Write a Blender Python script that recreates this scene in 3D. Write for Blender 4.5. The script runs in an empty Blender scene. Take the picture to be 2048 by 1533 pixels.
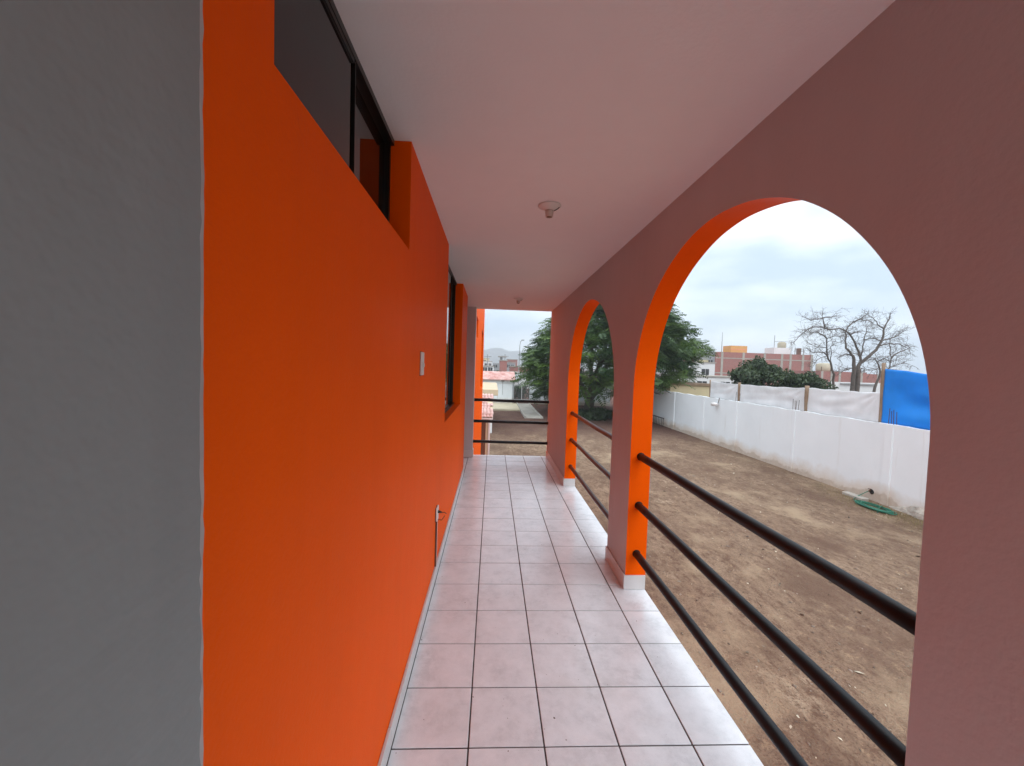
import bpy, math, random
import numpy as np
from mathutils import Vector, Matrix
R = math.radians
rnd = random.Random(7)
scn = bpy.context.scene
COL = scn.collection

# ------------------------------------------------------------------ camera
cam = bpy.data.cameras.new("camera")
cam.sensor_width = 36.0
cam.sensor_fit = 'HORIZONTAL'
cam.lens = 14.3785
cam.clip_start = 0.02
cam.clip_end = 6000
camo = bpy.data.objects.new("camera", cam)
COL.objects.link(camo)
yaw, pitch, roll = 0.0486615, -0.0429685, 0.0322684
cy, sy, cp, sp = math.cos(yaw), math.sin(yaw), math.cos(pitch), math.sin(pitch)
F = Vector((sy*cp, cy*cp, sp)); r0 = Vector((cy, -sy, 0)); u0 = r0.cross(F)
rr = r0*math.cos(roll) + u0*math.sin(roll)
uu = u0*math.cos(roll) - r0*math.sin(roll)
EYE = Vector((0.3503, 0.0, 1.5009))
m = Matrix(((rr.x, uu.x, -F.x, EYE.x), (rr.y, uu.y, -F.y, EYE.y), (rr.z, uu.z, -F.z, EYE.z), (0, 0, 0, 1)))
camo.matrix_world = m
scn.camera = camo

# ------------------------------------------------------------------ world, sun, exposure
SUN_DIR = Vector((0.10, -0.34, 0.90)).normalized()      # towards the sun
SUN_EL = math.asin(SUN_DIR.z)
SUN_ROT = math.atan2(SUN_DIR.x, SUN_DIR.y)
world = bpy.data.worlds.new("World")
scn.world = world
world.use_nodes = True
wn, wl = world.node_tree.nodes, world.node_tree.links
wn.clear()
w_out = wn.new('ShaderNodeOutputWorld')
w_bg = wn.new('ShaderNodeBackground')
w_bg.inputs['Strength'].default_value = 0.063
sky = wn.new('ShaderNodeTexSky')
sky.sky_type = 'NISHITA'
sky.sun_disc = False
sky.sun_elevation = SUN_EL
sky.sun_rotation = SUN_ROT
sky.dust_density = 3.0
tc = wn.new('ShaderNodeTexCoord')
mp = wn.new('ShaderNodeMapping'); mp.inputs['Scale'].default_value = (1.0, 1.0, 3.2)
mp.inputs['Location'].default_value = (0.35, 0.22, 0.2)
nz = wn.new('ShaderNodeTexNoise'); nz.inputs['Scale'].default_value = 2.6; nz.inputs['Detail'].default_value = 5
nz.inputs['Roughness'].default_value = 0.52
cr = wn.new('ShaderNodeValToRGB')
cr.color_ramp.elements[0].position = 0.38; cr.color_ramp.elements[0].color = (4.6, 5.8, 7.2, 1)
cr.color_ramp.elements[1].position = 0.60; cr.color_ramp.elements[1].color = (8.3, 9.1, 9.7, 1)
mixw = wn.new('ShaderNodeMix'); mixw.data_type = 'RGBA'; mixw.inputs['Factor'].default_value = 0.90
wl.new(tc.outputs['Generated'], mp.inputs['Vector'])
wl.new(mp.outputs['Vector'], nz.inputs['Vector'])
wl.new(nz.outputs['Fac'], cr.inputs['Fac'])
wl.new(sky.outputs['Color'], mixw.inputs['A'])
wl.new(cr.outputs['Color'], mixw.inputs['B'])
wl.new(mixw.outputs['Result'], w_bg.inputs['Color'])
wl.new(w_bg.outputs['Background'], w_out.inputs['Surface'])

sl = bpy.data.lights.new("sun", 'SUN')
sl.energy = 1.5
sl.angle = R(115)
sl.color = (0.965, 0.985, 1.0)
so = bpy.data.objects.new("sun", sl)
COL.objects.link(so)
so.rotation_euler = SUN_DIR.to_track_quat('Z', 'Y').to_euler()
so.location = (0, 0, 30)

scn.view_settings.view_transform = 'Standard'
scn.view_settings.look = 'None'
scn.view_settings.gamma = 1.0
scn.view_settings.use_curve_mapping = False
scn.view_settings.exposure = 1.36
scn.render.engine = 'CYCLES'
scn.cycles.max_bounces = 7
scn.cycles.adaptive_threshold = 0.02
scn.cycles.diffuse_bounces = 4
scn.cycles.glossy_bounces = 3

# ------------------------------------------------------------------ materials
MATS = {}
def new_mat(name):
    mt = bpy.data.materials.new(name); mt.use_nodes = True
    nt = mt.node_tree; nt.nodes.clear()
    o = nt.nodes.new('ShaderNodeOutputMaterial'); b = nt.nodes.new('ShaderNodeBsdfPrincipled')
    nt.links.new(b.outputs[0], o.inputs['Surface'])
    MATS[name] = mt
    return mt, nt, b, o
def node(nt, t, **kw):
    n = nt.nodes.new(t)
    for k, v in kw.items():
        if k.startswith('i_'): n.inputs[k[2:].replace('_', ' ')].default_value = v
        else: setattr(n, k, v)
    return n
def mixc(nt, fac, a, b, blend='MIX'):
    n = nt.nodes.new('ShaderNodeMix'); n.data_type = 'RGBA'; n.blend_type = blend
    for s, v in (('Factor', fac), ('A', a), ('B', b)):
        if hasattr(v, 'links') or isinstance(v, bpy.types.NodeSocket): nt.links.new(v, n.inputs[s])
        else: n.inputs[s].default_value = v if s == 'Factor' else (*v, 1) if len(v) == 3 else v
    return n.outputs['Result']
def ramp(nt, src, p0, p1, c0=(0, 0, 0, 1), c1=(1, 1, 1, 1)):
    n = nt.nodes.new('ShaderNodeValToRGB')
    n.color_ramp.elements[0].position = p0; n.color_ramp.elements[1].position = p1
    n.color_ramp.elements[0].color = c0; n.color_ramp.elements[1].color = c1
    nt.links.new(src, n.inputs['Fac'])
    return n.outputs['Color']
def objcoord(nt, scale=(1, 1, 1)):
    g = nt.nodes.new('ShaderNodeNewGeometry')
    mpn = nt.nodes.new('ShaderNodeMapping'); mpn.inputs['Scale'].default_value = scale
    nt.links.new(g.outputs['Position'], mpn.inputs['Vector'])
    return mpn.outputs['Vector']
def noise(nt, vec, scale, detail=4, rough=0.55, out='Fac'):
    n = nt.nodes.new('ShaderNodeTexNoise')
    n.inputs['Scale'].default_value = scale; n.inputs['Detail'].default_value = detail; n.inputs['Roughness'].default_value = rough
    nt.links.new(vec, n.inputs['Vector'])
    return n.outputs[out]
def bump(nt, b, h, strength, dist):
    n = nt.nodes.new('ShaderNodeBump'); n.inputs['Strength'].default_value = strength; n.inputs['Distance'].default_value = dist
    nt.links.new(h, n.inputs['Height']); nt.links.new(n.outputs['Normal'], b.inputs['Normal'])

def paint(name, col, rough=0.55, var=0.06, bscale=60, bstr=0.25, bdist=0.004, spec=0.4, blot=1.4, wear=0.0):
    mt, nt, b, o = new_mat(name)
    v = objcoord(nt)
    f = ramp(nt, noise(nt, v, blot, 3, 0.6), 0.3, 0.75)
    dark = tuple(c*(1-var) for c in col)
    c = mixc(nt, f, dark, col)
    if wear:
        # faint roller bands, and rubbed / dusty marks low down where people brush past
        rb = ramp(nt, noise(nt, objcoord(nt, (6, 6, 0.5)), 2.2, 2, 0.5), 0.35, 0.65)
        c = mixc(nt, rb, mixc(nt, 1.0, c, (1-wear,)*3, 'MULTIPLY'), c)
        sx = node(nt, 'ShaderNodeSeparateXYZ'); nt.links.new(v, sx.inputs[0])
        mr = node(nt, 'ShaderNodeMapRange'); mr.inputs['From Min'].default_value = 1.3; mr.inputs['From Max'].default_value = 0.1; mr.inputs['To Max'].default_value = wear*5
        nt.links.new(sx.outputs[2], mr.inputs['Value'])
        sc = ramp(nt, noise(nt, objcoord(nt, (1.0, 0.8, 2.2)), 3.4, 4, 0.7), 0.60, 0.74)
        mu = node(nt, 'ShaderNodeMath', operation='MULTIPLY'); nt.links.new(sc, mu.inputs[0]); nt.links.new(mr.outputs[0], mu.inputs[1])
        c = mixc(nt, mu.outputs[0], c, tuple(0.62*x+0.02 for x in col))
    nt.links.new(c, b.inputs['Base Color'])
    b.inputs['Roughness'].default_value = rough
    b.inputs['Specular IOR Level'].default_value = spec
    n1 = noise(nt, v, bscale, 2, 0.6); n2 = noise(nt, v, 7, 1, 0.5)
    mm = node(nt, 'ShaderNodeMath', operation='MULTIPLY_ADD'); mm.inputs[1].default_value = 2.5
    nt.links.new(n2, mm.inputs[0]); nt.links.new(n1, mm.inputs[2])
    bump(nt, b, mm.outputs[0], bstr, bdist)
    return mt

paint('orange_paint', (0.95, 0.112, 0.0003), rough=0.5, var=0.06, bscale=80, bstr=0.3, spec=0.045, wear=0.02)
paint('white_paint', (0.87, 0.85, 0.86), rough=0.65, var=0.04, bscale=70, bstr=0.2, wear=0.012)
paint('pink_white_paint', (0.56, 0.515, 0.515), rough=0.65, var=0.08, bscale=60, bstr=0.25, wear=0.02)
paint('grey_paint', (0.265, 0.285, 0.285), rough=0.6, var=0.10, bscale=45, bstr=0.45, wear=0.06)
paint('footing', (0.46, 0.41, 0.35), rough=0.95, var=0.4, bscale=14, bstr=0.9, bdist=0.02, blot=4)
paint('pale_edge', (0.50, 0.48, 0.475), rough=0.9, var=0.25, bscale=60, bstr=0.6, blot=12)  # paler tone for the chamfered far edge of a pilaster
paint('grey_paint_lit', (0.56, 0.57, 0.58), rough=0.6, var=0.06, bscale=45, bstr=0.35)  # the pilaster grey, lightened in colour to stand in for far-end light
paint('cream_paint', (0.58, 0.46, 0.31), rough=0.7, var=0.12, bscale=20)
paint('concrete', (0.42, 0.39, 0.34), rough=0.9, var=0.3, bscale=12, bstr=0.5, blot=0.7)
paint('slab_yellow', (0.55, 0.48, 0.34), rough=0.9, var=0.25, bscale=10, blot=0.6)
paint('far_white', (0.72, 0.72, 0.71), rough=0.8, var=0.15, bscale=6, blot=0.3)
paint('grey_render', (0.33, 0.33, 0.33), rough=0.85, var=0.15, blot=0.4)
paint('roof_box_orange', (0.62, 0.33, 0.10), rough=0.7, var=0.1)
paint('tank_beige', (0.42, 0.37, 0.27), rough=0.7, var=0.1)
paint('salmon', (0.70, 0.24, 0.20), rough=0.7, var=0.1)
paint('pale_yellow', (0.68, 0.58, 0.36), rough=0.8, var=0.15, blot=0.6)
paint('plastic_white', (0.74, 0.72, 0.70), rough=0.4, var=0.02, bstr=0.05)
paint('porcelain', (0.62, 0.56, 0.52), rough=0.35, var=0.05, bstr=0.05)
paint('brass', (0.25, 0.16, 0.09), rough=0.4, var=0.2)
paint('dark_metal', (0.010, 0.010, 0.011), rough=0.45, var=0.2, bscale=120, bstr=0.15, bdist=0.001, spec=0.25)
paint('brown_metal', (0.030, 0.020, 0.019), rough=0.35, var=0.2, bscale=120, bstr=0.15, bdist=0.001, spec=0.5)
paint('black_frame', (0.012, 0.012, 0.012), rough=0.35, var=0.1, bstr=0.05)
paint('dark_void', (0.02, 0.02, 0.022), rough=0.5, var=0.1)
paint('wire', (0.02, 0.015, 0.012), rough=0.5)
paint('rust', (0.12, 0.06, 0.035), rough=0.8, var=0.4, blot=6)
paint('hose_green', (0.02, 0.16, 0.10), rough=0.45, var=0.2, blot=5)
paint('bark', (0.12, 0.095, 0.075), rough=0.9, var=0.4, bscale=10, bstr=0.8, bdist=0.03, blot=2)
paint('bark_pale', (0.14, 0.115, 0.10), rough=0.9, var=0.35, bscale=10, bstr=0.6, bdist=0.02, blot=2)
paint('door_brown', (0.16, 0.075, 0.045), rough=0.5, var=0.25, bscale=15)
paint('post_wood', (0.30, 0.21, 0.14), rough=0.85, var=0.35, bscale=20, blot=4)
paint('hill', (0.44, 0.40, 0.36), rough=1.0, var=0.25, bscale=0.05, blot=0.01, bstr=1.0, bdist=8)

def brick_mat():
    mt, nt, b, o = new_mat('brick')
    v = objcoord(nt)
    bt = node(nt, 'ShaderNodeTexBrick'); bt.inputs['Scale'].default_value = 1.0
    bt.inputs['Brick Width'].default_value = 0.27; bt.inputs['Row Height'].default_value = 0.11; bt.inputs['Mortar Size'].default_value = 0.012
    bt.inputs['Color1'].default_value = (0.29, 0.085, 0.066, 1); bt.inputs['Color2'].default_value = (0.22, 0.066, 0.052, 1)
    bt.inputs['Mortar'].default_value = (0.34, 0.26, 0.23, 1)
    sx = node(nt, 'ShaderNodeSeparateXYZ'); nt.links.new(v, sx.inputs[0])
    ad = node(nt, 'ShaderNodeMath', operation='ADD'); nt.links.new(sx.outputs[0], ad.inputs[0]); nt.links.new(sx.outputs[1], ad.inputs[1])
    cx = node(nt, 'ShaderNodeCombineXYZ'); nt.links.new(ad.outputs[0], cx.inputs[0]); nt.links.new(sx.outputs[2], cx.inputs[1])
    nt.links.new(cx.outputs[0], bt.inputs['Vector'])
    f = ramp(nt, noise(nt, v, 0.5, 6, 0.65), 0.35, 0.75)
    nt.links.new(mixc(nt, f, bt.outputs['Color'], (0.35, 0.135, 0.11)), b.inputs['Base Color'])
    b.inputs['Roughness'].default_value = 0.9
brick_mat()

def tile_mat():
    mt, nt, b, o = new_mat('floor_tile')
    v = objcoord(nt)
    oi = node(nt, 'ShaderNodeObjectInfo')
    ad = node(nt, 'ShaderNodeVectorMath', operation='MULTIPLY_ADD')
    ad.inputs[1].default_value = (7, 13, 3)
    nt.links.new(oi.outputs['Random'], ad.inputs[0]); nt.links.new(v, ad.inputs[2])
    n1 = noise(nt, ad.outputs[0], 6.0, 7, 0.66); n2 = noise(nt, ad.outputs[0], 26, 5, 0.7)
    f1 = ramp(nt, n1, 0.36, 0.62); f2 = ramp(nt, n2, 0.42, 0.68)
    c = mixc(nt, f1, (0.64, 0.665, 0.685), (0.82, 0.845, 0.87))
    c2 = mixc(nt, f2, c, (0.78, 0.805, 0.83))
    f3 = ramp(nt, noise(nt, v, 60, 1, 0.4), 0.79, 0.80)      # specks of grit
    fd = ramp(nt, noise(nt, v, 1.7, 5, 0.7), 0.54, 0.70, (0, 0, 0, 1), (0.35, 0.35, 0.35, 1))   # dusty trodden areas
    c2 = mixc(nt, fd, c2, (0.60, 0.58, 0.56))
    nt.links.new(mixc(nt, f3, c2, (0.16, 0.14, 0.12)), b.inputs['Base Color'])
    rg = node(nt, 'ShaderNodeMapRange'); rg.inputs['To Min'].default_value = 0.11; rg.inputs['To Max'].default_value = 0.30
    nt.links.new(noise(nt, v, 2.3, 4, 0.6), rg.inputs['Value']); nt.links.new(rg.outputs[0], b.inputs['Roughness'])
    b.inputs['Specular IOR Level'].default_value = 0.65
    bump(nt, b, noise(nt, ad.outputs[0], 9, 2, 0.5), 0.05, 0.004)
tile_mat()
paint('grout', (0.075, 0.062, 0.060), rough=0.9, var=0.4, blot=5)
paint('skirting', (0.66, 0.645, 0.635), rough=0.3, var=0.10, bstr=0.06, blot=5)

def dirt_mat():
    mt, nt, b, o = new_mat('dirt')
    v = objcoord(nt)
    vs = objcoord(nt, (1.0, 0.55, 1.0))
    n1 = noise(nt, v, 0.30, 5, 0.62); n2 = noise(nt, vs, 0.9, 7, 0.68); n3 = noise(nt, vs, 8.0, 5, 0.72); n4 = noise(nt, v, 30, 3, 0.7)
    c = mixc(nt, ramp(nt, n1, 0.36, 0.64), (0.19, 0.125, 0.092), (0.32, 0.24, 0.175))
    c = mixc(nt, ramp(nt, n2, 0.40, 0.66), c, (0.27, 0.195, 0.14))
    c = mixc(nt, ramp(nt, n2, 0.62, 0.72), c, (0.46, 0.375, 0.28))
    n5 = noise(nt, vs, 2.6, 6, 0.72)
    c = mixc(nt, ramp(nt, n5, 0.50, 0.66), c, (0.17, 0.112, 0.080))
    c = mixc(nt, ramp(nt, n5, 0.30, 0.40, (1, 1, 1, 1), (0, 0, 0, 1)), c, (0.36, 0.275, 0.19))
    c = mixc(nt, ramp(nt, n3, 0.50, 0.62), c, (0.165, 0.106, 0.075))
    c = mixc(nt, ramp(nt, n3, 0.34, 0.43, (0.8, 0.8, 0.8, 1), (0, 0, 0, 1)), c, (0.37, 0.275, 0.185))
    c = mixc(nt, ramp(nt, n4, 0.54, 0.66), c, (0.125, 0.080, 0.058))
    c = mixc(nt, ramp(nt, n4, 0.30, 0.40, (0.7, 0.7, 0.7, 1), (0, 0, 0, 1)), c, (0.39, 0.295, 0.20))
    nP = noise(nt, objcoord(nt, (1.0, 0.7, 1.0)), 0.55, 6, 0.62)
    c = mixc(nt, ramp(nt, nP, 0.54, 0.66, (0, 0, 0, 1), (0.75, 0.75, 0.75, 1)), c, mixc(nt, n3, (0.33, 0.25, 0.17), (0.53, 0.43, 0.31)))
    c = mixc(nt, ramp(nt, nP, 0.34, 0.46, (0.75, 0.75, 0.75, 1), (0, 0, 0, 1)), c, mixc(nt, n3, (0.10, 0.060, 0.044), (0.19, 0.120, 0.085)))
    # damp red-brown earth towards the back of the yard
    sx = node(nt, 'ShaderNodeSeparateXYZ'); nt.links.new(v, sx.inputs[0])
    mr = node(nt, 'ShaderNodeMapRange'); mr.inputs['From Min'].default_value = 21; mr.inputs['From Max'].default_value = 29
    wob = node(nt, 'ShaderNodeMath', operation='MULTIPLY_ADD'); wob.inputs[1].default_value = 9.0
    nt.links.new(n1, wob.inputs[0]); nt.links.new(sx.outputs[1], wob.inputs[2])
    mr.inputs['From Min'].default_value = 26; mr.inputs['From Max'].default_value = 32
    nt.links.new(wob.outputs[0], mr.inputs['Value'])
    damp = mixc(nt, n3, (0.070, 0.032, 0.027), (0.115, 0.055, 0.045))
    mulf = node(nt, 'ShaderNodeMath', operation='MULTIPLY'); mulf.inputs[1].default_value = 0.8
    nt.links.new(mr.outputs[0], mulf.inputs[0])
    c = mixc(nt, 1.0, c, (0.95, 0.89, 0.83), 'MULTIPLY')
    c = mixc(nt, mulf.outputs[0], c, damp)
    nt.links.new(c, b.inputs['Base Color'])
    b.inputs['Roughness'].default_value = 0.95
    b.inputs['Specular IOR Level'].default_value = 0.2
    mm = node(nt, 'ShaderNodeMath', operation='ADD'); nt.links.new(n3, mm.inputs[0]); nt.links.new(n4, mm.inputs[1])
    bump(nt, b, mm.outputs[0], 0.9, 0.06)
dirt_mat()

def stained_wall_mat():
    mt, nt, b, o = new_mat('stained_white')
    v = objcoord(nt)
    sx = node(nt, 'ShaderNodeSeparateXYZ'); nt.links.new(v, sx.inputs[0])
    h = node(nt, 'ShaderNodeMath', operation='ADD'); h.inputs[1].default_value = 2.6     # height above ground
    nt.links.new(sx.outputs[2], h.inputs[0])
    nb = noise(nt, v, 0.9, 6, 0.65)
    ht = node(nt, 'ShaderNodeMath', operation='MULTIPLY_ADD'); ht.inputs[1].default_value = -1.0; h.inputs[1].default_value = 2.6+0.40
    nt.links.new(nb, ht.inputs[0]); nt.links.new(h.outputs[0], ht.inputs[2])              # h - k*noise
    base = mixc(nt, ramp(nt, noise(nt, v, 0.6, 4, 0.6), 0.3, 0.7), (0.72, 0.765, 0.785), (0.785, 0.83, 0.85))
    tide = ramp(nt, ht.outputs[0], 0.18, 0.55, (0.75, 0.75, 0.75, 1), (0, 0, 0, 1))
    c = mixc(nt, tide, base, (0.60, 0.52, 0.43))
    low = ramp(nt, ht.outputs[0], 0.07, 0.15, (1, 1, 1, 1), (0, 0, 0, 1))
    c = mixc(nt, low, c, mixc(nt, noise(nt, v, 5, 5, 0.7), (0.36, 0.28, 0.21), (0.62, 0.56, 0.48)))
    vs = objcoord(nt, (3.0, 3.0, 0.25))
    run = ramp(nt, noise(nt, vs, 1.6, 4, 0.6), 0.60, 0.80)
    rm = node(nt, 'ShaderNodeMath', operation='MULTIPLY'); rm.inputs[1].default_value = 0.35; nt.links.new(run, rm.inputs[0])
    c = mixc(nt, rm.outputs[0], c, (0.50, 0.46, 0.40))
    nt.links.new(c, b.inputs['Base Color'])
    b.inputs['Roughness'].default_value = 0.8
    bump(nt, b, noise(nt, v, 14, 5, 0.6), 0.3, 0.01)
stained_wall_mat()

def leaf_mat(name, c0, c1, trans=0.3, rough=0.5):
    mt, nt, b, o = new_mat(name)
    at = node(nt, 'ShaderNodeAttribute', attribute_name='tone')
    c = mixc(nt, at.outputs['Fac'], c0, c1)
    nt.links.new(c, b.inputs['Base Color'])
    b.inputs['Roughness'].default_value = rough
    tr = node(nt, 'ShaderNodeBsdfTranslucent'); nt.links.new(c, tr.inputs['Color'])
    ms = node(nt, 'ShaderNodeMixShader'); ms.inputs[0].default_value = trans
    nt.links.new(b.outputs[0], ms.inputs[1]); nt.links.new(tr.outputs[0], ms.inputs[2])
    nt.links.new(ms.outputs[0], o.inputs['Surface'])
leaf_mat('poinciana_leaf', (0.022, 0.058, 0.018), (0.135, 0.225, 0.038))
leaf_mat('ficus_leaf', (0.016, 0.036, 0.014), (0.055, 0.085, 0.030), 0.15)
leaf_mat('shrub_leaf', (0.020, 0.040, 0.016), (0.060, 0.095, 0.030), 0.2)
leaf_mat('litter', (0.06, 0.04, 0.025), (0.70, 0.63, 0.48), 0.1, 0.8)

def cloth_mat(name, col, trans):
    mt, nt, b, o = new_mat(name)
    v = objcoord(nt)
    c = mixc(nt, ramp(nt, noise(nt, v, 1.4, 6, 0.65), 0.3, 0.72), tuple(x*0.82 for x in col), col)
    nt.links.new(c, b.inputs['Base Color']); b.inputs['Roughness'].default_value = 0.5
    tr = node(nt, 'ShaderNodeBsdfTranslucent'); nt.links.new(c, tr.inputs['Color'])
    ms = node(nt, 'ShaderNodeMixShader'); ms.inputs[0].default_value = trans
    nt.links.new(b.outputs[0], ms.inputs[1]); nt.links.new(tr.outputs[0], ms.inputs[2])
    nt.links.new(ms.outputs[0], o.inputs['Surface'])
cloth_mat('white_tarp', (0.86, 0.87, 0.88), 0.25)
cloth_mat('blue_tarp', (0.004, 0.32, 0.92), 0.3)

def glass_mat():
    mt, nt, b, o = new_mat('dark_glass')
    b.inputs['Base Color'].default_value = (0.013, 0.012, 0.012, 1)
    b.inputs['Roughness'].default_value = 0.03
    b.inputs['IOR'].default_value = 1.5
    v = objcoord(nt)
    bump(nt, b, noise(nt, v, 3, 2, 0.5), 0.03, 0.003)
glass_mat()
def roof_mat():
    mt, nt, b, o = new_mat('clay_tile')
    v = objcoord(nt)
    c = mixc(nt, ramp(nt, noise(nt, v, 1.3, 6, 0.7), 0.35, 0.65), (0.42, 0.16, 0.13), (0.66, 0.46, 0.42))
    nt.links.new(c, b.inputs['Base Color']); b.inputs['Roughness'].default_value = 0.85
roof_mat()

# ------------------------------------------------------------------ mesh helpers
class MB:
    def __init__(s): s.v = []; s.f = []; s.m = []; s.mi = 0
    def quad(s, *p):
        i = len(s.v); s.v += [tuple(q) for q in p]; s.f.append(tuple(range(i, i+len(p)))); s.m.append(s.mi)
    def box(s, a, b, c=0.0):
        (x0, y0, z0), (x1, y1, z1) = a, b
        if c <= 0:
            i = len(s.v)
            s.v += [(x0,y0,z0),(x1,y0,z0),(x1,y1,z0),(x0,y1,z0),(x0,y0,z1),(x1,y0,z1),(x1,y1,z1),(x0,y1,z1)]
            for f in ((0,3,2,1),(4,5,6,7),(0,1,5,4),(1,2,6,5),(2,3,7,6),(3,0,4,7)):
                s.f.append(tuple(i+k for k in f)); s.m.append(s.mi)
            return
        # chamfered box: convex hull style, built from 24 points
        P = {}
        i = len(s.v)
        idx = 0
        for ix, X in enumerate((x0, x1)):
            for iy, Y in enumerate((y0, y1)):
                for iz, Z in enumerate((z0, z1)):
                    sx, sy_, sz = (1, -1)[ix], (1, -1)[iy], (1, -1)[iz]
                    P[ix,iy,iz,0] = i+idx; s.v.append((X, Y+sy_*c, Z+sz*c)); idx += 1
                    P[ix,iy,iz,1] = i+idx; s.v.append((X+sx*c, Y, Z+sz*c)); idx += 1
                    P[ix,iy,iz,2] = i+idx; s.v.append((X+sx*c, Y+sy_*c, Z)); idx += 1
        def add(*k):
            s.f.append(tuple(k)); s.m.append(s.mi)
        add(P[0,0,0,0],P[0,0,1,0],P[0,1,1,0],P[0,1,0,0]); add(P[1,0,0,0],P[1,1,0,0],P[1,1,1,0],P[1,0,1,0])
        add(P[0,0,0,1],P[1,0,0,1],P[1,0,1,1],P[0,0,1,1]); add(P[0,1,0,1],P[0,1,1,1],P[1,1,1,1],P[1,1,0,1])
        add(P[0,0,0,2],P[0,1,0,2],P[1,1,0,2],P[1,0,0,2]); add(P[0,0,1,2],P[1,0,1,2],P[1,1,1,2],P[0,1,1,2])
        for a_ in (0, 1):
            for b_ in (0, 1):
                add(P[0,a_,b_,1],P[1,a_,b_,1],P[1,a_,b_,2],P[0,a_,b_,2])
                add(P[a_,0,b_,0],P[a_,1,b_,0],P[a_,1,b_,2],P[a_,0,b_,2])
                add(P[a_,b_,0,0],P[a_,b_,1,0],P[a_,b_,1,1],P[a_,b_,0,1])
                for c_ in (0, 1): add(P[a_,b_,c_,0],P[a_,b_,c_,1],P[a_,b_,c_,2])
    def tube(s, pts, rad, n=8, cap=True):
        pts = [Vector(p) for p in pts]
        if not isinstance(rad, (list, tuple)): rad = [rad]*len(pts)
        up = None; rings = []
        for k, p in enumerate(pts):
            d = (pts[min(k+1, len(pts)-1)] - pts[max(k-1, 0)])
            if d.length < 1e-9: d = Vector((0, 0, 1))
            d.normalize()
            if up is None:
                up = Vector((0, 0, 1)) if abs(d.z) < 0.9 else Vector((1, 0, 0))
            a = d.cross(up)
            if a.length < 1e-6: a = d.orthogonal()
            a.normalize(); b = a.cross(d); up = b
            i = len(s.v)
            for j in range(n):
                t = 2*math.pi*j/n
                s.v.append(tuple(p + (a*math.cos(t) + b*math.sin(t))*rad[k]))
            rings.append(i)
        for k in range(len(rings)-1):
            for j in range(n):
                j2 = (j+1) % n
                s.f.append((rings[k]+j, rings[k]+j2, rings[k+1]+j2, rings[k+1]+j)); s.m.append(s.mi)
        if cap:
            s.f.append(tuple(rings[0]+j for j in range(n))[::-1]); s.m.append(s.mi)
            s.f.append(tuple(rings[-1]+j for j in range(n))); s.m.append(s.mi)
    def lathe(s, prof, c, n=24, ax='Z'):
        i0 = len(s.v)
        for (r_, h_) in prof:
            for j in range(n):
                t = 2*math.pi*j/n; a, b = r_*math.cos(t), r_*math.sin(t)
                s.v.append((c[0]+a, c[1]+b, c[2]+h_) if ax == 'Z' else (c[0]+h_, c[1]+a, c[2]+b))
        for k in range(len(prof)-1):
            for j in range(n):
                j2 = (j+1) % n
                s.f.append((i0+k*n+j, i0+k*n+j2, i0+(k+1)*n+j2, i0+(k+1)*n+j)); s.m.append(s.mi)
        s.f.append(tuple(i0+j for j in range(n))[::-1]); s.m.append(s.mi)
        s.f.append(tuple(i0+(len(prof)-1)*n+j for j in range(n))); s.m.append(s.mi)
    def mesh(s, name, mats, smooth=False):
        me = bpy.data.meshes.new(name)
        me.from_pydata(s.v, [], s.f)
        for mt in (mats if isinstance(mats, (list, tuple)) else [mats]): me.materials.append(MATS[mt])
        if any(s.m): me.polygons.foreach_set('material_index', s.m)
        if smooth: me.polygons.foreach_set('use_smooth', [True]*len(me.polygons))
        me.update()
        return me
    def build(s, name, mats, parent=None, smooth=False):
        return link(name, s.mesh(name, mats, smooth), parent)
def link(name, me, parent=None):
    o = bpy.data.objects.new(name, me); COL.objects.link(o)
    if parent is not None: o.parent = parent
    return o
def tag(o, label=None, cat=None, group=None, kind=None):
    for k, v in (('label', label), ('category', cat), ('group', group), ('kind', kind)):
        if v: o[k] = v
    return o
def empty(name, loc, label, cat, group=None):
    o = bpy.data.objects.new(name, None); COL.objects.link(o); o.location = loc; o.empty_display_size = 0.2
    return tag(o, label, cat, group)
def part(name, mats, parent, boxes=None, c=0.0, mb=None, smooth=False):
    """mesh part given in WORLD coordinates under an empty at parent.location"""
    mb = mb or MB()
    for a, b in (boxes or []): mb.box(a, b, c)
    p = parent
    off = Vector((0, 0, 0))
    while p is not None: off += p.location; p = p.parent
    mb.v = [(x-off.x, y-off.y, z-off.z) for x, y, z in mb.v]
    return mb.build(name, mats, parent, smooth)
def copy_tree(o, parent=None):
    c = o.copy(); COL.objects.link(c); c.parent = parent
    for ch in list(o.children): copy_tree(ch, c)
    return c

# ------------------------------------------------------------------ dimensions
G = -2.6            # yard ground
CEIL = 2.412
XL = -0.012         # orange wall face
XR, XO = 1.296, 1.436   # arcade wall inner / outer face
YN, YE = -2.2, 6.76     # corridor near / far end
TY0 = 1.5435        # a transverse grout line
TS = 0.30

# ------------------------------------------------------------------ ground
def ground():
    mb = MB()
    xs = list(np.arange(-30, 61, 3.0)); ys = list(np.arange(-30, 91, 3.0))
    xs = [-3000, -300] + xs + [300, 3000]; ys = [-3000, -300] + ys + [300, 3000]
    for y in ys:
        for x in xs: mb.v.append((x, y, G))
    n = len(xs)
    for j in range(len(ys)-1):
        for i in range(n-1):
            mb.f.append((j*n+i, j*n+i+1, (j+1)*n+i+1, (j+1)*n+i)); mb.m.append(0)
    tag(mb.build('ground', 'dirt'), kind='structure')
ground()
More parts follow.
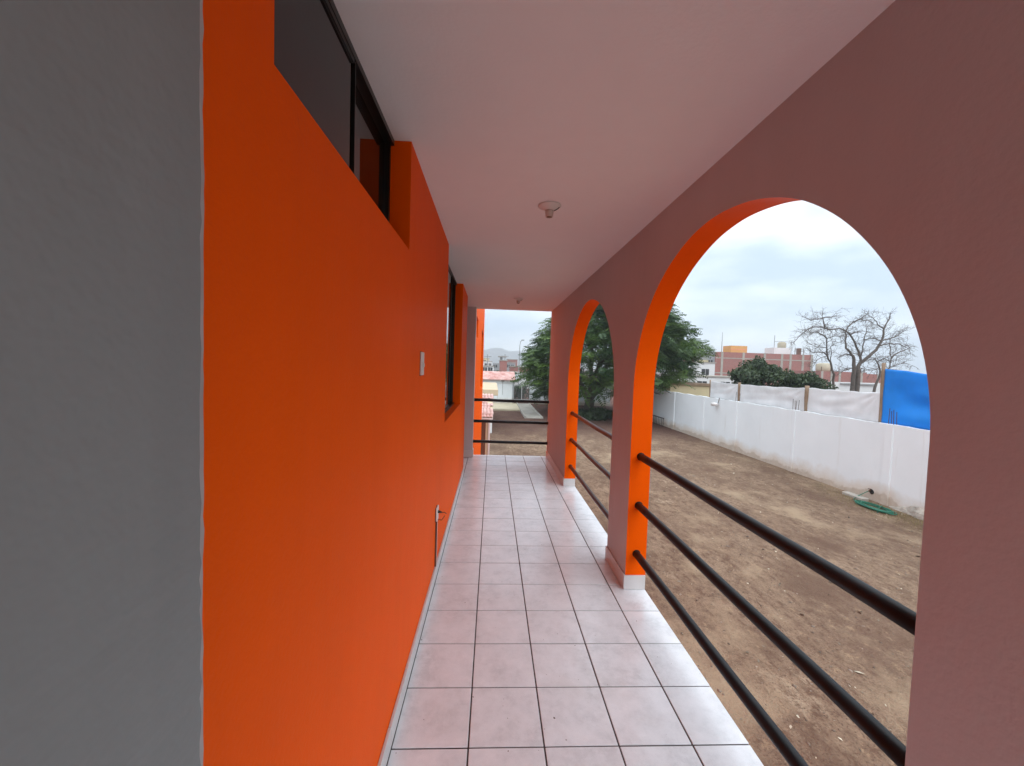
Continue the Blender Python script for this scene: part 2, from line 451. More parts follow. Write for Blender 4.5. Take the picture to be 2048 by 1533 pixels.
# hills on the horizon
def hills():
    mb = MB(); rg = random.Random(3)
    N, K = 90, 10
    rid = []
    for i in range(N):
        x = -900 + i*22.0
        hgt = 52 + 10*math.sin(x*0.012+0.6) + 6*math.sin(x*0.031+2) + 3*math.sin(x*0.083) + rg.uniform(-1, 1)
        rid.append((x, hgt))
    for k in range(K):
        t = k/(K-1)
        for i, (x, hgt) in enumerate(rid):
            z = G + (hgt-G)*math.sin(t*math.pi/2)**1.2*(0.92+0.08*math.sin(i*0.9+k*1.7)) if 0 < k < K-1 else (G-2 if k == 0 else hgt)
            mb.v.append((x + 12*math.sin(k*2.1+i*0.7), 1250 + 300*t + 25*math.sin(i*0.8+k), z))
    for k in range(K-1):
        for i in range(N-1):
            mb.f.append((k*N+i, k*N+i+1, (k+1)*N+i+1, (k+1)*N+i)); mb.m.append(0)
    tag(mb.build('hills', 'hill', smooth=True), kind='structure')
hills()

# ------------------------------------------------------------------ corridor floor with tiles
def corridor_floor():
    mb = MB(); mb.box((XL-0.258, YN, -0.30), (XO-0.004, YE-0.004, -0.0035))
    fl = tag(mb.build('corridor_floor', 'grout'), kind='structure')
    gap = 0.0032
    xl = [0.0, 0.3, 0.6, 0.9, 1.2, XO+0.003]
    first = int(math.floor((YN+0.05-TY0)/TS))+1
    meshes = {}
    y = TY0 + first*TS
    ys = [YN]
    while y < YE-0.03:
        ys.append(y); y += TS
    ys.append(YE+0.003)
    cells = [(xl[i], xl[i+1], ys[j], ys[j+1]) for j in range(len(ys)-1) for i in range(5)]
    nb = [5.603] + [q for q in ys if 5.65 < q < 6.5] + [6.546]
    cells += [(XL-0.25, 0.0, nb[j], nb[j+1]) for j in range(len(nb)-1)]
    for (ca, cb, cc, cd) in cells:
        if True:
            w, l = cb-ca-2*gap, cd-cc-2*gap
            key = (round(w, 3), round(l, 3))
            if key not in meshes:
                t = MB(); t.box((-w/2, -l/2, -0.012), (w/2, l/2, 0.0), 0.0016)
                meshes[key] = t.mesh('floor_tile', 'floor_tile')
            o = link('floor_tile', meshes[key], fl)
            o.location = ((ca+cb)/2, (cc+cd)/2, rnd.uniform(-0.0006, 0.0004))
            o.rotation_euler = (R(rnd.gauss(0, 0.05)), R(rnd.gauss(0, 0.05)), 0)
corridor_floor()

def ceiling():
    mb = MB()
    mb.box((XL-0.40, YN, CEIL), (XO, YE+0.02, CEIL+0.22))
    return tag(mb.build('ceiling', 'white_paint'), kind='structure')
ceiling()

# ------------------------------------------------------------------ orange wall with windows
WINS = [(0.691, 1.752, 1.968, CEIL), (3.20, 4.72, 1.036, CEIL), (8.65, 9.65, 2.11, 2.53), (12.7, 15.0, 0.70, 2.60)]
NICHE = (5.60, 6.56, 0.0, CEIL)     # shallow recess before the far pilaster
def orange_wall():
    root = empty('orange_wall', (XL, 2.0, 0), 'long bright orange wall with recessed windows on the left of the corridor', 'wall')
    mb = MB()
    Y0, Y1, Z0, Z1, TH = YN, 15.9, G, 3.9, 0.26
    OPN = WINS + [NICHE]
    ysb = sorted({Y0, Y1, *[w[0] for w in OPN], *[w[1] for w in OPN]})
    zsb = sorted({Z0, Z1, *[w[2] for w in OPN], *[w[3] for w in OPN]})
    def inside(y, z): return any(a < y < b and c < z < d for a, b, c, d in OPN)
    for i in range(len(ysb)-1):
        for k in range(len(zsb)-1):
            a, b, c, d = ysb[i], ysb[i+1], zsb[k], zsb[k+1]
            if inside((a+b)/2, (c+d)/2): continue
            mb.quad((XL, a, c), (XL, b, c), (XL, b, d), (XL, a, d))
    for a, b, c, d in WINS:           # reveals with a softly rounded arris
        D = XL-0.20
        mb.quad((XL, a, c), (XL, a, d), (D, a, d), (D, a, c))
        mb.quad((XL, b, d), (XL, b, c), (D, b, c), (D, b, d))
        mb.quad((XL, b, c), (XL, a, c), (D, a, c), (D, b, c))
        if d < CEIL-0.01 or a > YE: mb.quad((XL, a, d), (XL, b, d), (D, b, d), (D, a, d))
    a, b, c, d = NICHE
    mb.quad((XL, a, c), (XL-TH, a, c), (XL-TH, a, d), (XL, a, d))
    mb.quad((XL-TH, Y0, Z0), (XL-TH, Y0, Z1), (XL-TH, Y1, Z1), (XL-TH, Y1, Z0))
    mb.quad((XL, Y1, Z0), (XL-TH, Y1, Z0), (XL-TH, Y1, Z1), (XL, Y1, Z1))
    mb.quad((XL, Y0, Z1), (XL, Y1, Z1), (XL-TH, Y1, Z1), (XL-TH, Y0, Z1))
    part('wall_face', 'orange_paint', root, mb=mb)
    for n, (a, b, c, d) in enumerate(WINS):
        mid = (a+b)/2 + (0.06 if n == 0 else 0.24 if n == 1 else 0.0)
        x1 = XL-0.072; x2 = XL-0.098; fw = 0.030
        fr = part('window', 'black_frame', root, [((x2-0.035, a, c), (x1+0.006, b, c+0.022)), ((x2-0.035, a, d-0.022), (x1+0.002, b, d)),
                  ((x2-0.035, a, c+0.022), (x1+0.003, a+fw, d-0.022)), ((x2-0.035, b-fw*0.6, c+0.022), (x1-0.012, b, d-0.022))])
        tag(fr, ['high strip window with dark glass, near the camera', 'tall window with dark glass, beside the far pilaster', 'small window slot of the outside wing', 'tall window slot at the end of the outside wing'][n])
        part('sash', 'black_frame', fr, [((x1-0.02, mid-(0.003 if n == 0 else 0.012), c+0.022), (x1, mid+(0.002 if n == 0 else 0.016), d-0.022)),
                                         ((x1-0.02, a+fw, d-0.036), (x1, mid-0.012, d-0.022)), ((x1-0.02, a+fw, c+0.022), (x1, mid-0.012, c+0.045)),
                                         ((x2-0.02, mid-0.03, c+0.022), (x2, mid-0.002, d-0.022))])
        part('pane', 'dark_glass', fr, [((x1-0.013, a+fw, c+0.045), (x1-0.007, mid-0.012, d-0.036))])
        part('pane', 'dark_glass', fr, [((x2-0.013, mid-0.002, c+0.022), (x2-0.007, b-fw*0.6, d-0.022))])
    # ceramic skirting pieces
    sk = MB(); sk.box((0, 0, 0), (0.012, TS-0.003, 0.086), 0.0012); me = sk.mesh('skirting_tile', 'skirting')
    y = TY0 - 12*TS
    while y < 5.55:
        if y > YN:
            o = link('skirting_tile', me, root)
            o.location = Vector((XL+0.0005+rnd.uniform(0, 0.0008), y+0.0015, 0.001)) - root.location
            if y+TS > 5.6: o.scale.y = (5.598-y)/TS
        y += TS
    return root
orange_wall()

def pilaster(name, y0, y1, x1, label, jag, x0=XL+0.001, mat='grey_paint'):
    root = empty(name, (XL, (y0+y1)/2, 0), label, 'pilaster')
    mb = MB(); rg = random.Random(5)
    n = 160
    zs = [CEIL*k/n for k in range(n+1)]
    c = 0.008; e = 0.013
    rows = []
    for z in zs:
        j1 = jag*(0.6*math.sin(z*9.1)+0.4*math.sin(z*23+1))*0.5 + rg.gauss(0, jag*0.35)
        j0 = rg.gauss(0, jag*0.25)
        ya, yb = y0, y1
        rows.append([(x0, ya, z), (x1-c, ya-0*j0, z), (x1-c*0.3, ya+c*0.3, z), (x1+j0*0.2, ya+c, z), (x1+j0*0.2, yb-e+j0*0.8, z), (x1-0.002, yb-e*0.45+j1*0.5, z), (x1-0.007, yb+j1, z), (x0, yb+0*j1, z)])
    i0 = 0
    for r_ in rows: mb.v += r_
    for k in range(n):
        for j in range(7):
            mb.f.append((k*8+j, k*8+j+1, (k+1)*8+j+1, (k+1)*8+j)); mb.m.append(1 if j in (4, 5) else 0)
    part('shaft', [mat, 'pale_edge'], root, mb=mb)
    return root
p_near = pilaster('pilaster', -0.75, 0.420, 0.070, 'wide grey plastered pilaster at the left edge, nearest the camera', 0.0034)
p_far = pilaster('pilaster', 6.56, 6.745, 0.066, 'narrow grey pilaster at the far end of the orange wall', 0.0012, XL-0.255, 'grey_paint_lit')
for a, b in (((XL-0.25, 6.548, 0.001), (-0.021, 6.5595, 0.115)), ((-0.019, 6.548, 0.001), (0.076, 6.5595, 0.115)), ((0.0665, 6.561, 0.001), (0.077, 6.745, 0.115))):
    part('skirting_tile', 'skirting', p_far, [(a, b)], 0.001)

# ------------------------------------------------------------------ arcade wall (arches)
ARCHES = [(-0.54, 0.94, 1.38, 0.80, 1.9), (1.762, 0.930, 1.36, 0.815, 2.0), (4.098, 0.968, 1.30, 0.875, 2.0)]
def arch_pts(yc, a, z0, b, n, N=84):
    out = []
    for k in range(N+1):
        t = math.pi*k/N
        c_, s_ = math.cos(t), math.sin(t)
        w = (0.0014*math.sin(k*0.33+yc*3)+0.0004*math.sin(k*0.9+yc))*abs(s_)       # hand-plastered edge
        out.append((yc - (a+w)*math.copysign(abs(c_)**(2/n), c_), z0 + (b+w)*abs(s_)**(2/n)))
    return out
def arcade():
    root = empty('arcade_wall', (XR, 2.0, 0), 'pale wall pierced by tall arches with orange soffits on the right', 'wall')
    mb = MB()
    edges = [YN]
    for yc, a, *_ in ARCHES: edges += [yc-a, yc+a]
    edges.append(YE+0.002)
    zb, zt = -0.02, CEIL+0.001
    def both(a0, z0, a1, z1, b1, b0):    # face on inner and outer side between lower curve and upper line
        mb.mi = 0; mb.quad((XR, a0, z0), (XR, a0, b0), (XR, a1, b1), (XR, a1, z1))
        mb.mi = 1; mb.quad((XO, a0, z0), (XO, a1, z1), (XO, a1, b1), (XO, a0, b0))
    for i in range(0, len(edges), 2): both(edges[i], zb, edges[i+1], zb, zt, zt)
    for A in ARCHES:
        pts = arch_pts(*A)
        y0, y1 = pts[0][0], pts[-1][0]
        for k in range(len(pts)-1):
            both(pts[k][0], pts[k][1], pts[k+1][0], pts[k+1][1], zt, zt)
        loop = [(y0, zb)] + pts + [(y1, zb)]
        mb.mi = 1
        for k in range(len(loop)-1):
            (a0, b0), (a1, b1) = loop[k], loop[k+1]
            mb.quad((XR, a0, b0), (XO, a0, b0), (XO, a1, b1), (XR, a1, b1))
    mb.mi = 0
    mb.quad((XR, YE+0.002, zb), (XR, YE+0.002, zt), (XO, YE+0.002, zt), (XO, YE+0.002, zb))
    mb.mi = 1
    # parapet, slab edge and lower storey on the yard side
    for (a, b) in (((XR+0.03, YN, CEIL+0.002), (XO+0.002, YE, CEIL+0.6)), ((XO-0.10, YN, G), (XO-0.003, YE-0.003, -0.022))): mb.box(a, b)
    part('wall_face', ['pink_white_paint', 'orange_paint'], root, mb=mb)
    # skirting around the piers
    piers = [(edges[2*i], edges[2*i+1]) for i in range(len(edges)//2)]
    for pa, pb in piers:
        y = pa + 0.001
        while y < pb-0.002:
            e = min(y+TS, pb-0.001)
            if pb-e < 0.04: e = pb-0.001
            if e > -0.8: part('skirting_tile', 'skirting', root, [((XR-0.011, y+0.001, 0.001), (XR-0.0005, e-0.001, 0.104))], 0.001)
            y = e
        for ye, s_ in ((pa, -1), (pb, 1)):
            if -0.5 < ye < YE-0.1:
                a_, b_ = sorted((ye+s_*0.0005, ye+s_*0.010))
                part('skirting_tile', 'skirting', root, [((XR-0.010, a_, 0.001), (XO-0.002, b_, 0.098))], 0.001)
    return root
arcade()

# ------------------------------------------------------------------ railings
def railing(pts_list, rad, mat, label):
    a = pts_list[0][0]
    root = empty('railing', (a[0], a[1], 0), label, 'railing', 'pipe railings of the corridor')
    for p, q in pts_list:
        mb = MB(); p, q = Vector(p), Vector(q)
        n = 12
        mb.tube([p.lerp(q, k/n) + Vector((0, 0, 0.0015*math.sin(k*0.9))) for k in range(n+1)], rad, 20)
        rail = part('rail', mat, root, mb=mb, smooth=True)
        for e, s_ in ((p, 1), (q, -1)):       # weld collar where the pipe enters the wall
            d = (q-p).normalized()*s_
            mc = MB(); mc.tube([e + d*0.0005, e + d*0.004, e + d*0.009], [rad*1.12, rad*1.12, rad*1.01], 20)
            mc.v = [tuple(Vector(v)-root.location) for v in mc.v]
            mc.build('weld_collar', mat, rail, smooth=True)
    return root
XM = 1.368
railing([((XM, 0.833, z0+0.006), (XM, 2.692, z0)) for z0 in (0.914, 0.580, 0.246)], 0.0245, 'dark_metal', 'three thick black pipe rails across the large near arch')
railing([((XM, 3.131, z0), (XM, 5.066, z0)) for z0 in (0.925, 0.590, 0.252)], 0.0225, 'brown_metal', 'three dark brown pipe rails across the second, narrower-looking arch')
railing([((0.067, 6.70, z0+0.003), (XR-0.0005, 6.70, z0-0.003)) for z0 in (0.918, 0.568, 0.232)], 0.024, 'black_frame', 'three black rails closing the far end of the corridor')

# ------------------------------------------------------------------ small fittings
def light_switch():
    root = empty('light_switch', (XL, 2.10, 1.495), 'white plastic light switch on the orange wall', 'light switch')
    part('plate', 'plastic_white', root, [((XL+0.0005, 2.062, 1.437), (XL+0.009, 2.136, 1.553))], 0.002)
    part('rocker', 'plastic_white', root, [((XL+0.0092, 2.085, 1.478), (XL+0.0155, 2.113, 1.497))], 0.0015)
    part('plate_shade', 'dark_void', root, [((XL-0.002, 2.059, 1.434), (XL+0.0004, 2.139, 1.556))])  # dark rim showing past the plate, painted in place of its shadow
light_switch()
def outlet():
    root = empty('wall_outlet', (XL, 2.83, 0.09), 'white outlet plate with loose wires above a conduit on the orange wall', 'outlet')
    part('conduit', 'plastic_white', root, [((XL+0.0005, 2.812, 0.088), (XL+0.012, 2.832, 0.412))], 0.002)
    part('conduit_shade', 'door_brown', root, [((XL+0.0005, 2.803, 0.088), (XL+0.0125, 2.8115, 0.412))])  # dark strip: shade on the conduit's near side, put in as colour
    part('plate', 'plastic_white', root, [((XL+0.004, 2.785, 0.412), (XL+0.014, 2.860, 0.505))], 0.002)
    part('plate_shade', 'dark_void', root, [((XL+0.0003, 2.782, 0.409), (XL+0.0038, 2.857, 0.502))])  # dark sheet offset behind the plate, drawn as its drop shadow
    part('plug', 'wire', root, mb=(lambda t: (t.tube([(XL+0.014, 2.822, 0.470), (XL+0.024, 2.822, 0.468), (XL+0.042, 2.824, 0.464)], [0.011, 0.009, 0.004], 12), t)[1])(MB()), smooth=True)
    for pts in ([(XL+0.042, 2.824, 0.464), (XL+0.058, 2.83, 0.462), (XL+0.070, 2.84, 0.449)], [(XL+0.012, 2.81, 0.415), (XL+0.028, 2.815, 0.416), (XL+0.038, 2.82, 0.410), (XL+0.048, 2.826, 0.420), (XL+0.060, 2.835, 0.437)]):
        t = MB(); t.tube(pts, 0.0022, 8); part('wire', 'wire', root, mb=t, smooth=True)
outlet()
def lamp_holder(y, x, label):
    root = empty('lamp_holder', (x, y, CEIL), label, 'lamp holder', 'bare lamp holders on the ceiling')
    t = MB(); t.lathe([(0.064, 0.0), (0.066, -0.004), (0.060, -0.010), (0.036, -0.020), (0.026, -0.028)], (x, y, CEIL-0.0005), 32)
    part('base', 'plastic_white', root, mb=t, smooth=True)
    t = MB(); t.lathe([(0.024, 0.0), (0.0235, -0.010), (0.022, -0.022), (0.021, -0.034), (0.017, -0.035), (0.016, -0.018)], (x, y, CEIL-0.030), 24)
    part('socket', 'porcelain', root, mb=t, smooth=True)
    t = MB(); t.lathe([(0.0155, 0.0), (0.0155, -0.030), (0.010, -0.032)], (x, y, CEIL-0.036), 18)
    part('thread', 'brass', root, mb=t, smooth=True)
    t = MB(); t.tube([(x+0.063, y-0.012, CEIL-0.002), (x+0.045, y-0.014, CEIL-0.022), (x+0.024, y-0.012, CEIL-0.034)], 0.0022, 8); part('wire', 'wire', root, mb=t, smooth=True)
lamp_holder(2.345, 0.645, 'bare white lamp holder on the ceiling, nearer and larger of two')
lamp_holder(5.60, 0.672, 'small bare lamp holder on the ceiling near the far end')

# ------------------------------------------------------------------ perimeter wall
PX = 13.1
PT = 0.0
PIL = [8.3, 12.42, 16.62, 20.70, 24.0, 27.95, 31.9, 35.9, 40.0]
def perimeter():
    root = empty('perimeter_wall', (PX, 20, G), 'long white perimeter wall with stained base along the yard', 'wall')
    for i in range(len(PIL)-1):
        a, b = PIL[i]+0.0, PIL[i+1]-0.0
        mb = MB(); n = 24
        # top edge slightly uneven
        tops = [PT + 0.012*math.sin(i*1.7+k*0.6) + rnd.uniform(-0.006, 0.006) for k in range(n+1)]
        for k in range(n):
            y0, y1 = a+0.135+(b-a-0.27)*k/n, a+0.135+(b-a-0.27)*(k+1)/n
            mb.quad((PX, y0, G-0.05), (PX, y0, tops[k]), (PX, y1, tops[k+1]), (PX, y1, G-0.05))
            mb.quad((PX, y0, tops[k]), (PX+0.14, y0, tops[k]), (PX+0.14, y1, tops[k+1]), (PX, y1, tops[k+1]))
            mb.quad((PX+0.14, y0, G-0.05), (PX+0.14, y1, G-0.05), (PX+0.14, y1, tops[k+1]), (PX+0.14, y0, tops[k]))
        part('wall_panel', 'stained_white', root, mb=mb)
    for i, y in enumerate(PIL):
        part('pilaster', 'stained_white', root, [((PX-0.035-0.01*(i % 2), y-0.135, G-0.05), (PX+0.17, y+0.135, PT+0.012))], 0.008)
        if i in (1, 2, 3):
            for dy, dx in ((-0.09, 0.02), (0.08, 0.02), (-0.08, 0.13), (0.09, 0.13)):
                t = MB(); t.tube([(PX+dx, y+dy, PT), (PX+dx+rnd.uniform(-.02, .02), y+dy+rnd.uniform(-.02, .02), PT+rnd.uniform(0.38, 0.52))], 0.009, 6)
                part('rebar', 'rust', root, mb=t)
perimeter()

def tarp(name, mat, y0, y1, zb, zt0, zt1, label, seed, amp, sag):
    rg = random.Random(seed); mb = MB(); X = PX+0.26
    NY, NZ = 60, 26
    ph = [rg.uniform(0, 6.28) for _ in range(8)]
    for j in range(NZ+1):
        v = j/NZ
        for i in range(NY+1):
            u = i/NY
            ztop = zt0+(zt1-zt0)*u - sag*4*u*(1-u) + 0.012*math.sin(u*23+ph[0])
            z = zb + (ztop-zb)*v
            w = 0.0
            for k in range(5):
                ang = (0.9+0.5*k)*(1 if k % 2 else -1)
                w += math.sin((u*(y1-y0)*1.1*(k+1.2)*0.5 + v*ang*4.5) + ph[k])*(1/(1+0.6*k))
            pull = math.exp(-((u-0.02)**2+(v-1)**2)*9) + math.exp(-((u-0.98)**2+(v-1)**2)*9)
            dx = (amp*w*(0.4+0.6*(1-pull)) + amp*0.9*math.sin(v*17+u*5+ph[6])*math.sin(u*math.pi)*0.6)*(1-0.85*v**5)
            dx *= min(1, 9*u*(1-u))
            rad_ = math.hypot(u*(y1-y0), (1-v)*(ztop-zb)*1.2); th_ = math.atan2((1-v)*(ztop-zb), u*(y1-y0)+1e-6)
            dx += amp*1.1*math.sin(th_*15+ph[7])*math.exp(-rad_*0.5)*min(1, rad_*2.2)
            mb.v.append((X+dx, y0+(y1-y0)*u, z))
    for j in range(NZ):
        for i in range(NY):
            a = j*(NY+1)+i
            mb.f.append((a, a+1, a+NY+2, a+NY+1)); mb.m.append(0)
    o = mb.build(name, mat, smooth=True)
    sd = o.modifiers.new('thickness', 'SOLIDIFY'); sd.thickness = 0.006
    tag(o, label, 'tarp', 'tarps above the perimeter wall')
tarp('blue_tarp', 'blue_tarp', 8.2, 13.0, -0.02, 1.45, 1.80, 'bright blue tarp stretched above the white perimeter wall', 1, 0.045, 0.06)
tarp('white_tarp', 'white_tarp', 13.06, 16.22, -0.03, 0.98, 0.98, 'white tarp right next to the blue tarp above the perimeter wall', 2, 0.014, 0.02)
tarp('white_tarp', 'white_tarp', 16.33, 20.85, -0.03, 0.96, 0.91, 'wide white tarp between the two bare wooden posts above the wall', 3, 0.014, 0.03)
tarp('white_tarp', 'white_tarp', 20.95, 23.75, -0.02, 0.90, 0.98, 'farthest white tarp from the blue one, above the perimeter wall', 4, 0.013, 0.03)
for y, z1, rad, lab in ((13.03, 1.98, 0.055, 'wooden post at the corner of the blue tarp'), (16.27, 1.06, 0.085, 'thick brown wooden post between two white tarps'),
                   (20.90, 0.99, 0.075, 'thinner brown post between the farther white tarps'), (23.80, 1.02, 0.040, 'thin dark post at the far end of the white tarps')):
    t = MB(); zz = [G+0.0+ (z1-G)*k/14 for k in range(15)]
    t.tube([(PX+0.26+0.02*math.sin(k*0.8), y+0.012*math.sin(k*1.3), z) for k, z in enumerate(zz)], [rad*(1+0.06*math.sin(k*2.2)) for k in range(15)], 10)
    o = t.build('tarp_post', 'post_wood', smooth=True); tag(o, lab, 'post', 'posts holding the tarps')

def wall_flood():
    y, z = 22.25, -0.30
    root = empty('wall_lamp', (PX, y, z), 'small white spotlight bracketed to the top of the perimeter wall', 'lamp')
    t = MB(); t.tube([(PX-0.02, y, PT+0.06), (PX-0.06, y, PT-0.12), (PX-0.10, y, z+0.02)], 0.018, 8); part('bracket', 'rust', root, mb=t)
    t = MB(); t.tube([(PX-0.10, y, z), (PX-0.16, y+0.12, z-0.01), (PX-0.22, y+0.36, z-0.02)], [0.05, 0.09, 0.11], 14); part('head', 'plastic_white', root, mb=t, smooth=True)
wall_flood()

def hose():
    root = empty('garden_hose', (12.2, 12.05, G), 'coiled green garden hose lying by the white wall', 'hose')
    rg = random.Random(4); pts = []
    N = 10*22
    for k in range(N):
        t = 2*math.pi*k/22; l = k/22
        e = 0.62+0.38*abs(math.sin(l*1.31))
        pts.append((12.38+0.26*e*math.cos(t)+0.03*math.sin(l*2), 12.03+0.60*e*math.sin(t)+0.05*math.sin(l*1.1), G+0.015+0.010*abs(math.sin(l*2.3))+0.006*l))
    t = MB(); t.tube(pts, 0.0125, 7); part('coil', 'hose_green', root, mb=t, smooth=True)
    t = MB(); t.tube([(12.30, 12.55, G+0.03), (12.45, 12.85, G+0.02), (12.70, 13.02, G+0.06), (12.92, 12.98, G+0.20), (13.06, 12.90, G+0.33)], 0.0125, 8); part('feed', 'hose_green', root, mb=t, smooth=True)
    t = MB(); t.tube([(12.62, 12.02, G+0.10), (12.36, 11.85, G+0.10), (12.08, 11.62, G+0.02)], 0.0125, 8); part('loose_end', 'hose_green', root, mb=t, smooth=True)
hose()
def spigot():
    root = empty('wall_spigot', (PX, 12.9, G+0.27), 'dark wall spigot with valve wheel above the green hose', 'spigot')
    t = MB(); t.lathe([(0.06, 0.0), (0.085, -0.008), (0.06, -0.018), (0.04, -0.02)], (PX-0.001, 12.88, G+0.28), 20, 'X'); part('flange', 'dark_void', root, mb=t)
    t = MB(); t.tube([(PX-0.01, 12.90, G+0.30), (PX-0.07, 12.90, G+0.32), (PX-0.09, 12.90, G+0.28)], 0.022, 10); part('tap', 'rust', root, mb=t, smooth=True)
    t = MB(); t.lathe([(0.01, 0.0), (0.05, 0.004), (0.05, 0.014), (0.01, 0.018)], (PX-0.06, 12.90, G+0.36), 14); part('valve_wheel', 'rust', root, mb=t)
spigot()
t = MB(); t.box((12.66, 12.75, G-0.02), (12.90, 13.55, G+0.09), 0.02)
tag(t.build('concrete_kerb', 'concrete'), 'short concrete kerb block at the wall by the green hose', 'kerb')

def rack():
    root = empty('metal_rack', (12.8, 31, G), 'low dark metal rack against the shaded far part of the perimeter wall', 'rack')
    t = MB(); t.tube([(12.82, 28.9, G+0.62), (12.82, 33.4, G+0.62)], 0.035, 8); part('top_rail', 'black_frame', root, mb=t)
    for k in range(16):
        y = 28.95+k*0.295
        t = MB(); t.tube([(12.82, y, G), (12.82, y, G+0.60)], 0.014, 6); part('bar', 'black_frame', root, mb=t)
rack()

# ------------------------------------------------------------------ back wall, gate, gatehouse, slabs
YB = 44.0
def back_wall():
    root = empty('back_wall', (8, YB, G), 'white wall closing the back of the yard beside the arched gate', 'wall')
    part('wall_panel', 'stained_white', root, [((4.42, YB, G), (PX+0.2, YB+0.2, -0.10))], 0.01)
    mb = MB()   # arched portal around the gate
    pts = arch_pts(3.58, 0.84, -0.55, 0.82, 2.0, 24)
    x0, x1 = 2.52, 4.418
    def q(a, b, c, d):
        for y, fl in ((YB-0.04, 0), (YB+0.22, 1)):
            P = [(a[0], y, a[1]), (b[0], y, b[1]), (c[0], y, c[1]), (d[0], y, d[1])]
            mb.quad(*(P if not fl else P[::-1]))
    q((x0, G), (pts[0][0], G), (pts[0][0], 0.55), (x0, 0.55)); q((pts[-1][0], G), (x1, G), (x1, 0.35), (pts[-1][0], 0.55))
    for k in range(len(pts)-1):
        q(pts[k], pts[k+1], (pts[k+1][0], 0.55), (pts[k][0], 0.55))
    lp = [(pts[0][0], G)]+pts+[(pts[-1][0], G)]
    for k in range(len(lp)-1):
        mb.quad((lp[k][0], YB-0.04, lp[k][1]), (lp[k+1][0], YB-0.04, lp[k+1][1]), (lp[k+1][0], YB+0.22, lp[k+1][1]), (lp[k][0], YB+0.22, lp[k][1]))
    mb.quad((x0, YB-0.04, 0.55), (x1, YB-0.04, 0.55), (x1, YB+0.22, 0.55), (x0, YB+0.22, 0.55))
    part('gate_arch', 'stained_white', root, mb=mb)
    for x in (7.4, 10.4): part('pilaster', 'stained_white', root, [((x-0.13, YB-0.03, G), (x+0.13, YB+0.23, -0.09))], 0.008)
back_wall()
def gate():
    root = empty('arched_gate', (3.58, YB+0.08, G), 'arched metal gate of thin white bars in the back wall', 'gate')
    for k in range(15):
        x = 2.80+k*0.1115
        u = (x-3.58)/0.84; top = -0.55 + 0.80*math.sqrt(max(0, 1-u*u))
        t = MB(); wdt = 0.045 if k == 7 else 0.011
        t.box((x-wdt, YB+0.07, G+0.12), (x+wdt, YB+0.10, top)); part('bar', 'far_white' if k == 7 else 'grey_render', root, mb=t)
    for z in (G+0.42, -0.62): part('cross_rail', 'far_white', root, [((2.76, YB+0.065, z), (4.40, YB+0.069, z+0.05))])
    part('lower_panel', 'grey_render', root, [((2.76, YB+0.10, G+0.10), (4.40, YB+0.12, G+0.40))])
gate()
def gatehouse():
    root = empty('gatehouse', (1.0, YB, G), 'small white gatehouse with pink tiled roof at the back of the yard', 'house')
    part('wall', 'stained_white', root, [((-3.0, 42.6, G), (2.50, 45.5, 0.02))], 0.01)
    mb = MB(); n = 30     # pantile roof, one plane falling towards the yard
    for k in range(n):
        x0 = -3.2+k*(5.95/n); x1 = x0+5.95/n*0.98
        zz = 0.012*(k % 2)
        mb.quad((x0, 42.25, 0.02+zz), (x1, 42.25, 0.02+zz), (x1, 44.6, 0.80+zz), (x0, 44.6, 0.80+zz))
        mb.quad((x0, 42.25, -0.06), (x1, 42.25, -0.06), (x1, 42.25, 0.02+zz), (x0, 42.25, 0.02+zz))
        mb.quad((x0, 44.6, 0.80+zz), (x1, 44.6, 0.80+zz), (x1, 46.2, 0.25+zz), (x0, 46.2, 0.25+zz))
    mb.quad((-3.2, 42.25, -0.06), (2.75, 42.25, -0.06), (2.75, 46.2, -0.06), (-3.2, 46.2, -0.06))
    part('roof', 'clay_tile', root, mb=mb)
    w = part('window', 'dark_void', root, [((-0.75, 42.57, -1.00), (0.42, 42.598, -0.58))])
    part('frame', 'far_white', w, [((-0.80, 42.55, -0.58), (0.47, 42.596, -0.53)), ((-0.80, 42.55, -1.05), (0.47, 42.596, -1.002))])
    part('wall_lamp', 'grey_render', root, [((1.30, 42.40, -0.20), (1.62, 42.598, -0.06))], 0.02)
    t = MB(); t.tube([(1.46, 42.58, -0.2), (1.46, 42.58, -1.6)], 0.02, 6); part('conduit', 'grey_render', root, mb=t)
    part('trim', 'far_white', root, [((0.92, 42.57, -2.5), (0.97, 42.598, -0.36)), ((0.97, 42.57, -0.42), (2.45, 42.598, -0.37))])
gatehouse()
def slabs():
    mb = MB(); mb.box((-0.2, 36.6, G-0.1), (2.95, 42.5, G+0.16), 0.03)
    tag(mb.build('concrete_slab', 'slab_yellow'), kind='structure')
    mb = MB(); mb.box((2.98, 31.8, G-0.1), (4.42, 43.7, G+0.07), 0.02)
    o = tag(mb.build('concrete_path', 'concrete'), kind='structure')
    k = MB(); k.box((2.96, 31.7, G-0.1), (3.10, 43.6, G+0.20), 0.02); k.box((4.30, 31.7, G-0.1), (4.44, 43.6, G+0.14), 0.02); k.build('path_kerb', 'concrete', o)
slabs()

